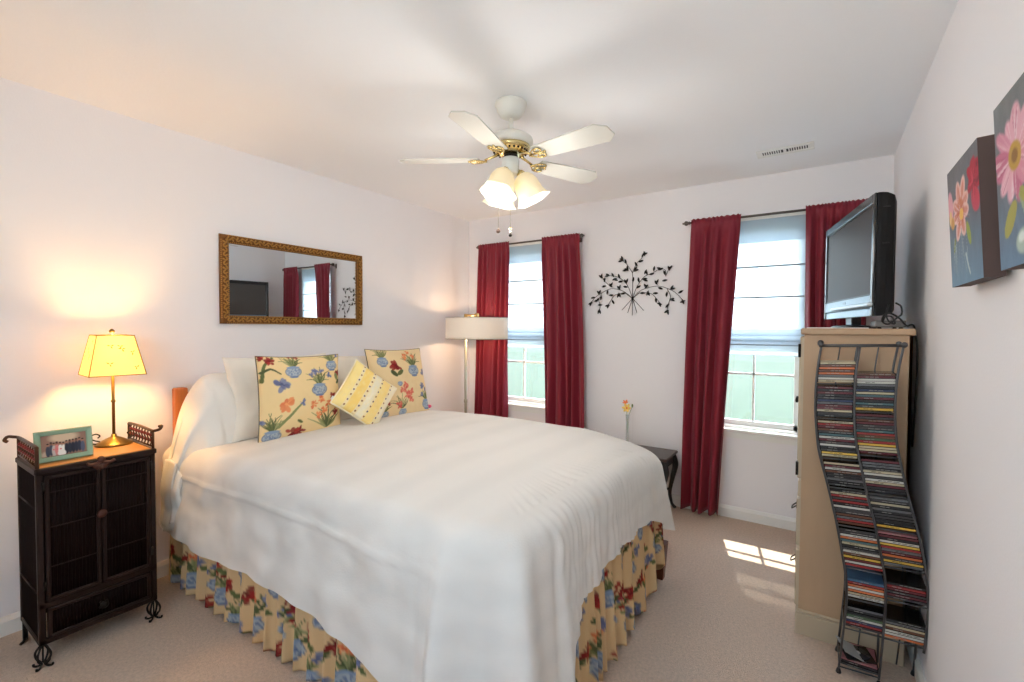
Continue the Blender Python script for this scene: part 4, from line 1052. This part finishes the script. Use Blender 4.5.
# ================================================================== FLOOR LAMP, END TABLE, VASE
def floor_lamp():
    cx, cy = .435, -.425; pxl, pyl = .352, -.478
    t = thing('floor_lamp', 'floor lamp with a wide white drum shade in the corner by the curtain', 'lamp', (pxl, pyl, 0))
    Mm = mat('brushed_nickel', (168, 166, 150), .35, .8); dx, dy = cx-pxl, cy-pyl
    b = MB(); b.lathe([(0, .001), (.13, .001), (.135, .008), (.13, .018), (.03, .024), (.014, .03), (0, .03)], Mm, 40); b.build('base', t)
    b = MB(); b.tube([(0, 0, .02), (0, 0, 1.470)], .011, Mm, 16); b.lathe([(.011, .70), (.015, .705), (.015, .73), (.011, .735)], Mm, 16); b.build('pole', t)
    Mg = mat('pale_gold_metal', (186, 158, 104), .35, .8)
    b = MB(); b.box((-.012, -.012, 1.463), (.012, .012, 1.490), Mg, bev=.002)
    b.tube([(0, 0, 1.480), (dx, dy, 1.480)], .009, Mg, 8); b.tube([(dx, dy, 1.485), (dx, dy, 1.37)], .010, Mg, 10)
    b.box((dx-.014, dy-.014, 1.462), (dx+.014, dy+.014, 1.497), Mg, bev=.002); b.build('swing_arm', t)
    Ms = mat('white_drum_linen', (246, 242, 234), .85, trans=.2); n = 72
    b = MB(); b.grid(n, 9, lambda i, j: (dx+.275*math.cos(2*PI*i/n), dy+.275*math.sin(2*PI*i/n), 1.272+.185*j/8), Ms, closed_u=True); s_ = b.build('lamp_shade', t)
    m = s_.modifiers.new('thick', 'SOLIDIFY'); m.thickness = .002
    b = MB()
    for z in (1.272, 1.457): b.tube([(dx+.275*math.cos(2*PI*i/n), dy+.275*math.sin(2*PI*i/n), z) for i in range(n)], .0022, Mm, 6, closed=True)
    for k in range(3): a = 2*PI*k/3+.4; b.tube([(dx, dy, 1.447), (dx+.275*math.cos(a), dy+.275*math.sin(a), 1.455)], .0022, Mm, 6)
    b.build('shade_rings', s_)
    b = MB(); b.lathe([(0, 1.312), (.010, 1.316), (.019, 1.335), (.015, 1.355), (.010, 1.375), (0, 1.375)], MATS['lit_bulb'], 16, Matrix.Translation((dx, dy, 0))); b.build('bulb', t)
    lamp('floor_lamp_light', (cx, cy, 1.352), 6.5, (1, .66, .38), .036)
floor_lamp()

def end_table():
    x0, x1, y0, y1, z = 1.58, 2.08, -.345, -.03, .44; cx, cy = (x0+x1)/2, (y0+y1)/2
    t = thing('end_table', 'dark wooden end table with curved legs beside the maroon curtain', 'table', (cx, cy, 0))
    Mt = mat('espresso_top', (70, 56, 54), .3, var=.1, vscale=6, stretch=(1, 8, 8)); Ml = mat('ebony_wood', (34, 34, 36), .35)
    X, Y = (x1-x0)/2, (y1-y0)/2
    b = MB(); b.box((-X, -Y, z-.022), (X, Y, z), Mt, bev=.006); b.build('tabletop', t)
    b = MB()
    for s_ in (-1, 1):
        b.box((-X+.03, s_*(Y-.03)-.008, z-.085), (X-.03, s_*(Y-.03)+.008, z-.021), Ml); b.box((s_*(X-.03)-.008, -Y+.03, z-.085), (s_*(X-.03)+.008, Y-.03, z-.021), Ml)
    b.build('apron', t)
    for sx in (-1, 1):
        for sy in (-1, 1):
            b = MB(); c = Vector((sx*(X-.035), sy*(Y-.035), 0)); d = Vector((sx, sy*.3, 0))
            pts = bez([c+Vector((0, 0, z-.022)), c+d*.018+Vector((0, 0, z-.07)), c+d*.022+Vector((0, 0, z-.12)), c+d*.002+Vector((0, 0, z-.22)), c-d*.012+Vector((0, 0, .12)), c+d*.002+Vector((0, 0, .04)), c+d*.020+Vector((0, 0, .012))], 5)
            n = len(pts); b.tube(pts, [interp(i/(n-1), [0, .3, .6, .85, 1], [.024, .022, .014, .010, .011]) for i in range(n)], Ml, 10)
            b.ball(c+d*.022+Vector((0, 0, .0105)), .0155, Ml, 10, (1, 1, .62)); b.build('leg', t)
    b = MB(); b.box((-X+.06, -Y+.05, .135), (X-.06, Y-.05, .15), Ml, bev=.003)
    for sx in (-1, 1):
        for sy in (-1, 1): b.tube([(sx*(X-.07), sy*(Y-.06), .142), (sx*(X-.04), sy*(Y-.036), .15)], .01, Ml, 8)
    b.build('lower_shelf', t)
    return z
TZ = end_table()
def vase():
    vx, vy = 1.735, -.19
    t = thing('bud_vase', 'slim clear glass bud vase on the dark end table beyond the bed', 'vase', (vx, vy, TZ))
    b = MB(); b.lathe([(0, 0), (.020, 0), (.021, .004), (.015, .012), (.0125, .20), (.016, .262), (.0145, .262), (.011, .20), (.011, .02), (0, .018)], mat('vase_glass', (222, 234, 234), .05, alpha=.16, spec=.8), 24); b.build('glass', t)
    f = thing('cut_flower', 'orange and yellow flower stem standing in the glass bud vase', 'flower', (vx, vy, TZ+.022))
    b = MB(); Mg = mat('flower_stem_green', (96, 124, 70), .6)
    b.tube([(0, 0, 0), (-.003, 0, .16), (-.006, 0, .285)], .0028, Mg, 6); b.tube(bez([(0, 0, .1), (.008, 0, .22), (.035, .004, .305)], 6), .002, Mg, 6); b.build('stem', f)
    def bloom(name, c, r, col, n, tilt, z0):
        b = MB()
        for k in range(n):
            a = 2*PI*k/n; M = Matrix.Translation(c) @ Matrix.Rotation(tilt, 4, 'X') @ Matrix.Rotation(a, 4, 'Z') @ Matrix.Translation((r*.55, 0, 0)) @ Matrix.Rotation(-.5, 4, 'Y') @ Matrix.Diagonal((r*.55, r*.3, r*.12, 1))
            b.lathe([(math.sin(PI*i/6), -math.cos(PI*i/6)) for i in range(7)], col, 10, M)
        b.ball(c, r*.22, z0, 8); b.build(name, f)
    bloom('yellow_bloom', (-.004, -.008, .292), .036, mat('petal_yellow', (238, 206, 110), .7), 6, 1.2, mat('petal_orange', (232, 120, 60), .7))
    bloom('orange_bloom', (-.018, 0, .335), .024, mat('petal_orange', (232, 100, 52), .7), 5, .6, mat('petal_orange', (232, 100, 52), .7))
    b = MB(); b.ball((.036, .004, .312), .009, Mg, 8, (.8, .8, 1.6)); b.build('bud', f)
vase()

# ================================================================== DRESSER, TV, CD RACK
DY0, DY1, DX0, DX1, DZ = -1.24, -.36, 2.915, 3.283, 1.375
def dresser():
    cx, cy = (DX0+DX1)/2, (DY0+DY1)/2
    t = thing('dresser', 'tall pale pine dresser carrying the television beside the right window', 'dresser', (cx, cy, 0))
    X, Y = (DX1-DX0)/2, (DY1-DY0)/2
    b = MB(); b.box((-X, -Y, .10), (X, -Y+.02, DZ-.028), M_dresser); b.box((-X, Y-.02, .10), (X, Y, DZ-.028), M_dresser)
    b.box((X-.01, -Y, .10), (X, Y, DZ-.028), M_dresser); b.box((-X+.022, -Y+.02, .10), (X-.01, Y-.02, .12), M_dresser)
    for z in (.105, .375, .605, .685): b.box((-X+.001, -Y+.02, z), (-X+.03, Y-.02, z+.018), M_dresser_base)
    b.build('carcass', t)
    b = MB(); b.box((-X-.014, -Y-.014, DZ-.028), (X+.008, Y+.014, DZ), M_dresser, bev=.005); b.build('top', t)
    b = MB(); b.box((-X-.012, -Y-.014, 0), (X, Y+.01, .098), M_dresser_base, bev=.003)
    b.box((-X-.006, -Y-.009, .098), (X, Y+.006, .112), M_dresser_base, bev=.004); b.build('plinth', t)
    Mh = mat('dark_hardware', (40, 36, 34), .45, .7)
    for z0, z1 in ((.122, .378), (.396, .606)):
        b = MB(); b.box((-X-.016, -Y+.004, z0), (-X+.004, Y-.004, z1), M_dresser_base, bev=.004); d = b.build('drawer', t)
        for y in (-Y+.12, Y-.12):
            zz = (z0+z1)/2+.045; b = MB(); b.box((-X-.020, y-.03, zz-.012), (-X-.014, y+.03, zz+.014), Mh)
            b.tube(bez([(-X-.018, y-.024, zz), (-X-.036, y-.02, zz-.016), (-X-.038, y, zz-.020), (-X-.036, y+.02, zz-.016), (-X-.018, y+.024, zz)], 5), .003, Mh, 6); b.build('pull', d)
    b = MB(); b.box((-X-.012, -Y+.004, .618), (-X+.004, Y-.004, .688), M_dresser_base, bev=.003); b.build('rail_panel', t)
    for s_ in (-1, 1):
        b = MB(); ya, yb = (-Y+.004, -.002) if s_ < 0 else (.002, Y-.004)
        b.box((-X-.016, ya, .70), (-X+.004, yb, DZ-.036), M_dresser_base, bev=.004); b.box((-X-.020, ya+.06, .77), (-X-.014, yb-.06, DZ-.10), M_dresser_base, bev=.002); d = b.build('door', t)
        ye = ya if s_ < 0 else yb
        for z in (.745, 1.275): b = MB(); b.box((-X-.020, min(ye, ye-s_*.03), z-.028), (-X-.012, max(ye, ye-s_*.03), z+.028), Mh); b.tube([(-X-.018, ye, z-.03), (-X-.018, ye, z+.03)], .005, Mh, 8); b.build('hinge', d)
        b = MB(); yk = -.03 if s_ < 0 else .03
        b.lathe([(.005, 0), (.006, .012), (.014, .018), (.012, .026), (0, .028)], Mh, 14, Matrix.Translation((-X-.018, yk, 1.0)) @ Matrix.Rotation(-PI/2, 4, 'Y')); b.build('knob', d)
dresser()

def television():
    A = Vector((3.150, -1.225, 0)); B = Vector((2.987, -.420, 0)); c = (A+B)/2; u = (B-A).normalized(); n = Vector((-u.y, u.x, 0))   # n faces the bed
    if n.x > 0: n = -n
    Wd = (B-A).length; z0, z1 = 1.428, 1.940; h = z1-z0
    t = thing('television', 'flat black television with glossy bezel on top of the pine dresser', 'television')
    # local: x along the set (near -> far), y = away from the screen, z up
    M = Matrix.Identity(4)
    for i in range(3): M[i][0] = u[i]; M[i][1] = -n[i]; M[i][2] = (0, 0, 1)[i]
    M[0][3], M[1][3], M[2][3] = c.x, c.y, DZ
    t.matrix_world = M
    zb = z0-DZ; w = Wd/2; Msil = mat('gloss_black_bezel', (34, 38, 42), .16, spec=.5); Msc = mat('tv_screen', (78, 74, 72), .45, spec=.12); Mlo = mat('silver_speaker_bar', (128, 142, 152), .28, .7)
    b = MB(); bo = (.028, .028, .036, .088)   # near, far, top, bottom borders
    b.box((-w, 0, zb), (-w+bo[0], .012, zb+h), Msil, bev=.003); b.box((w-bo[1], 0, zb), (w, .012, zb+h), Msil, bev=.003)
    b.box((-w+bo[0], 0, zb+h-bo[2]), (w-bo[1], .026, zb+h), Msil, bev=.002); b.box((-w+bo[0], 0, zb+.036), (w-bo[1], .026, zb+bo[3]), Mlo, bev=.002)
    b.box((-w+bo[0], .004, zb), (w-bo[1], .026, zb+.034), Mlo, bev=.002)
    b.build('bezel', t)
    b = MB(); g = .008
    b.box((-w+bo[0]-.002, .003, zb+bo[3]-.002), (-w+bo[0]+g, .02, zb+h-bo[2]+.002), M_black); b.box((w-bo[1]-g, .003, zb+bo[3]-.002), (w-bo[1]+.002, .02, zb+h-bo[2]+.002), M_black)
    b.box((-w+bo[0], .003, zb+bo[3]-.002), (w-bo[1], .02, zb+bo[3]+g), M_black); b.box((-w+bo[0], .003, zb+h-bo[2]-g), (w-bo[1], .02, zb+h-bo[2]+.002), M_black); b.build('inner_border', t)
    b = MB(); b.box((-w+bo[0]+g, .006, zb+bo[3]+g), (w-bo[1]-g, .016, zb+h-bo[2]-g), Msc); b.build('screen', t)
    b = MB(); b.box((-w-.012, -.020, zb+.040), (w*.45, 0, zb+.056), mat('pale_silver', (206, 218, 224), .3, .4), bev=.004); b.build('front_ledge', t)
    b = MB(); b.box((-.022, -.0015, zb+.066), (.022, .001, zb+.078), mat('badge_grey', (120, 128, 134), .3, .7)); b.build('maker_badge', t)
    b = MB()
    prof = [(0.012, 1.0, 0, 1), (.026, 1.0, 0, 1), (.045, .995, .004, .996), (.072, .97, .02, .975), (.088, .90, .05, .93), (.096, .5, .12, .8)]
    vs_ = []
    for y, fx, fz0, fz1 in prof: vs_ += [(-w*fx, y, zb+h*fz0), (w*fx, y, zb+h*fz0), (w*fx, y, zb+h*fz1), (-w*fx, y, zb+h*fz1)]
    fs = [(k*4+i, k*4+(i+1) % 4, (k+1)*4+(i+1) % 4, (k+1)*4+i) for k in range(5) for i in range(4)]+[(20, 21, 22, 23), (3, 2, 1, 0)]
    b.add(vs_, fs, mat('tv_housing', (13, 12, 13), .45, spec=.3))
    for z in (.30, .45): b.box((-w-.0015, .03, zb+z), (-w+.002, .055, zb+z+.004), mat('seam_dark', (8, 8, 9), .5))
    b.build('rear_housing', t)
    b = MB(); b.box((-.05, .02, .012), (.05, .06, zb+.02), M_black, bev=.004); b.lathe([(0, 0), (.17, 0), (.17, .006), (.15, .014), (.05, .018), (0, .018)], M_black, 40, Matrix.Translation((0, .04, 0)) @ Matrix.Diagonal((1, .52, 1, 1))); b.build('stand', t)
    return M
television()
def tv_bits():
    b = MB(); b.box((-.11, -.15, .0), (.11, .15, .004), mat('paper_white', (232, 232, 228), .8)); 
    o = b.build('paper_sheet', None, (3.03, -1.0, DZ+.0005)); o.rotation_euler = (0, 0, .05); tag(o, 'white paper folder lying on the dresser under the television', 'paper')
    t = thing('media_box', 'flat grey set-top box on the dresser behind the television stand', 'electronics', (3.215, -1.085, DZ))
    b = MB(); b.box((-.05, -.12, .006), (.05, .12, .034), mat('grey_box_plastic', (112, 108, 106), .5), bev=.003); b.build('case', t)
    b = MB()
    for x in (-.035, .035):
        for y in (-.1, .1): b.lathe([(0, 0), (.008, 0), (.007, .006), (0, .007)], M_black, 10, Matrix.Translation((x, y, 0)))
    b.build('rubber_feet', t)
    b = MB()
    b.tube(bez([(3.226, -1.235, DZ+.105), (3.242, -1.246, DZ+.09), (3.245, -1.246, DZ+.06), (3.232, -1.245, DZ+.045), (3.205, -1.235, DZ+.018), (3.185, -1.238, DZ+.03), (3.19, -1.242, DZ+.055), (3.21, -1.247, DZ+.062), (3.24, -1.245, DZ+.04), (3.262, -1.236, DZ+.012), (3.288, -1.225, DZ+.004), (3.306, -1.18, DZ-.15), (3.308, -1.10, DZ-.5)], 8), .0036, M_black, 8)
    b.tube(bez([(3.205, -1.23, DZ+.10), (3.196, -1.247, DZ+.06), (3.205, -1.246, DZ+.03), (3.225, -1.242, DZ+.02), (3.215, -1.24, DZ+.048), (3.195, -1.236, DZ+.05), (3.19, -1.2, DZ+.03)], 8), .0032, M_black, 8)
    o = b.build('power_cord'); tag(o, 'looped black power cord hanging behind the television by the wall', 'cord')
tv_bits()

# CD rack: rails wave sideways from top to floor
K = .98
def xk(x): return 2.9795+(x-2.9795)*K
RZ = {'l': [(2.978, 1.303), (2.965, 1.189), (2.962, 1.047), (2.973, .913), (2.984, .851), (3.01, .748), (3.041, .613), (3.064, .486), (3.081, .378), (3.083, .29), (3.078, .204), (3.063, .015)],
      'm': [(3.105, 1.303), (3.094, 1.197), (3.092, 1.06), (3.1, .939), (3.116, .851), (3.14, .732), (3.167, .623), (3.187, .512), (3.201, .435), (3.206, .332), (3.202, .21), (3.192, .025)],
      'r': [(3.238, 1.31), (3.223, 1.205), (3.218, 1.073), (3.225, .956), (3.239, .872), (3.264, .752), (3.292, .639), (3.314, .532), (3.324, .453), (3.330, .36), (3.328, .262), (3.322, .18)]}
def railx(k, z):
    a = RZ[k][::-1]; return xk(interp(z, [p[1] for p in a], [p[0] for p in a]))
RYF, RYR = -1.430, -1.292
TIERS = {'left': [(1.248, 1.160), (1.150, 1.020), (1.010, .862), (.850, .748), (.738, .602), (.590, .440), (.398, .318), (.288, .196), (.075, .035)],
         'right': [(1.205, 1.060), (1.050, .892), (.876, .748), (.736, .618), (.604, .478), (.418, .352), (.282, .200)]}
def cd_rack():
    t = thing('cd_rack', 'tall wavy black wire rack holding two columns of CD cases', 'rack', (3.12, -1.36, 0))
    Mw = mat('gunmetal_wire', (92, 92, 94), .4, .8); ox, oy = 3.12, -1.36
    for k in 'lmr':
        for y in (RYF-.006, RYR+.006):
            pts = [(xk(x)-ox+(0 if y < -1.36 else -.0), y-oy, z) for x, z in RZ[k]]
            if y > -1.36 and k == 'r': pts += [(xk(3.315)-ox, y-oy, .006)]
            if y > -1.36 and k == 'm': pts = pts[:-1]+[(xk(3.20)-ox, y-oy, .006)]
            b = MB(); b.tube(bez(pts, 5), .0042, Mw, 8); b.build('rail', t)
    for y in (RYF-.006, RYR+.006):
        b = MB(); b.tube([(xk(2.970)-ox, y-oy, 1.303), (xk(3.245)-ox, y-oy, 1.310)], .0042, Mw, 8); b.build('top_bar', t)
        for x in (2.975, 3.240):
            b = MB(); b.ball((xk(x)-ox, y-oy, 1.314), .011, Mw, 12); b.build('knob', t)
    for x0 in (3.045, 3.172):
        b = MB(); pts = [(railx('l', z)+(x0-2.978)-ox, RYR+.008-oy, z) for z in np.linspace(1.305, .02, 14)]
        b.tube(bez(pts, 3), .0030, Mw, 6); b.build('back_wire', t)
    for side, (a, c) in (('left', 'lm'), ('right', 'mr')):
        for z1, z0 in TIERS[side]:
            z = z0-.006; xa, xb = railx(a, z), railx(c, z); tl = (xb-xa)*.045
            b = MB(); b.tube([(xa-ox, RYF-.006-oy, z-tl/2), (xb-ox, RYF-.006-oy, z+tl/2)], .0028, Mw, 6)
            for f in (0, 1): b.tube([((xa if f == 0 else xb)-ox, RYF-.006-oy, z+(f-.5)*tl), ((xa if f == 0 else xb)-ox, RYR+.006-oy, z+(f-.5)*tl)], .0024, Mw, 6)
            b.tube([(xa-ox, RYR+.006-oy, z-tl/2), (xb-ox, RYR+.006-oy, z+tl/2)], .0024, Mw, 6)
            b.build('tier_bar', t)
    for x, y in ((RZ['l'][-1][0], RYF-.006), (RZ['l'][-1][0], RYR+.006), (3.315, RYR+.006), (3.192, RYF-.006)):
        b = MB(); b.lathe([(0, 0), (.009, 0), (.010, .004), (.006, .018), (0, .022)], M_black, 12, Matrix.Translation((xk(x)-ox, y-oy, 0))); b.build('foot', t)
cd_rack()

SP = {'black': (26, 26, 30), 'charcoal': (58, 56, 58), 'grey': (98, 98, 100), 'white': (190, 188, 180), 'cream': (178, 166, 138), 'red': (146, 40, 40), 'orange': (196, 104, 56), 'yellow': (206, 168, 66), 'brown': (98, 58, 40), 'navy': (38, 50, 84), 'teal': (66, 96, 102), 'blue': (60, 98, 132), 'pink': (150, 96, 100), 'green': (70, 92, 66), 'maroon': (92, 30, 40)}
ORD = ['zeroth', 'first', 'second', 'third', 'fourth', 'fifth', 'sixth', 'seventh', 'eighth', 'ninth', 'tenth', 'eleventh', 'twelfth', 'thirteenth', 'fourteenth', 'fifteenth', 'sixteenth', 'seventeenth']
CDW, CDD, CDH = .1215, .124, .0094
def cds():
    rr = random.Random(21); proto = {}
    Mtray = mat('jewel_case_black', (20, 20, 22), .2); Mclear = mat('jewel_case_clear', (150, 156, 160), .12, spec=.7)
    def make(colr, var):
        b = MB(); m = mat('spine_'+colr, SP[colr], .35); w, d, h = CDW/2, CDD, CDH
        b.box((-w, .001, 0), (w, d, h), Mtray, bev=.0006)                     # case body
        b.box((-w+.003, .0, .0008), (w-.003, .0016, h-.0008), m)              # printed spine strip
        b.box((-w+.004, .002, h-.0004), (w-.004, d-.004, h+.0002), m if var % 2 else Mtray)   # cover sheet
        tm = mat('spine_text_light', (140, 138, 132), .4) if colr not in ('white', 'cream', 'yellow', 'grey') else mat('spine_text_dark', (40, 38, 40), .4)
        r2 = random.Random(hash((len(colr), var)) % 97); x = -w*r2.uniform(.2, .8)
        if var != 2:
            for k in range(r2.randint(2, 4)):
                L = r2.uniform(.006, .018)
                if x+L > w-.01: break
                b.box((x, -.0003, h*.40), (x+L, .0003, h*.62), tm); x += L+.003
        return b
    mesh = {}
    for side, (a, c) in (('left', 'lm'), ('right', 'mr')):
        for ti, (z1, z0) in enumerate(TIERS[side]):
            pitch = .0103; n = max(1, int((z1-z0)/pitch))
            for q in range(n):       # q counts from the top
                z = z0+(n-1-q)*pitch
                pool = ['black']*10+['charcoal']*8+['brown']*3+['maroon']*3+['white']*5+['cream']*6+['grey']*3+['red']*2+['orange', 'yellow', 'navy', 'teal', 'green', 'pink']
                colr = rr.choice(pool)
                if side == 'left' and ti == 0 and q < 6: colr = ['cream', 'brown', 'orange', 'brown', 'orange', 'grey'][q]
                if side == 'right' and ti == 5: colr = ['black', 'red', 'maroon', 'charcoal', 'maroon', 'charcoal'][q % 6]
                if side == 'left' and ti == 6 and q in (2, 4): colr = 'orange'
                if side == 'left' and ti == 6 and q == 0: colr = 'blue'
                var = 1 if colr == 'blue' else rr.randint(0, 2); key = (colr, var)
                if key not in mesh:
                    o = make(*key).build('cd_case'); mesh[key] = o.data
                else:
                    o = bpy.data.objects.new('cd_case', mesh[key]); COL.objects.link(o)
                xa, xb = railx(a, z), railx(c, z); xm = (xa+xb)/2; tl = .045 if n > 3 else .0
                o.location = (xm+rr.uniform(-.0012, .0012), RYF+rr.uniform(0, .003), z); o.rotation_euler = (0, -tl, 0)
                tier = 'bottom' if ti == len(TIERS[side])-1 else ('top' if ti == 0 else ORD[ti+1])
                tag(o, '%s-spined CD case, %s from the top in the %s tier of the %s column' % (colr, ORD[q+1], tier, side), 'cd case', 'CD cases in the wire rack')
    # opened case lying askew on the bottom tier
    t = thing('open_cd_case', 'opened CD case lying askew with its disc showing, lowest left in the rack', 'cd case')
    z0, z1 = .078+.002, 0; xa = railx('l', .08)
    t.matrix_world = Matrix.Translation((xa+.070, RYF+.004, .0655)) @ Matrix.Rotation(.30, 4, 'Z')
    b = MB(); b.box((-.05, .0, 0), (.05, .10, .005), Mtray, bev=.0008); b.build('tray', t)
    b = MB(); b.lathe([(.008, .0052), (.050*.86, .0052), (.050*.86, .0064), (.008, .0064)], mat('disc_label', (74, 76, 82), .2, .5), 40, Matrix.Translation((0, .05, 0))); b.lathe([(0, .0066), (.012, .0066), (.012, .0070), (0, .0070)], mat('disc_hub', (150, 150, 152), .3), 20, Matrix.Translation((0, .05, 0))); b.build('disc', t)
    b = MB(); b.box((-.05, 0, 0), (.05, .10, .003), Mclear, M=Matrix.Translation((-.012, .0, .010)) @ Matrix.Rotation(.42, 4, 'Y')); b.build('lid', t)
cds()
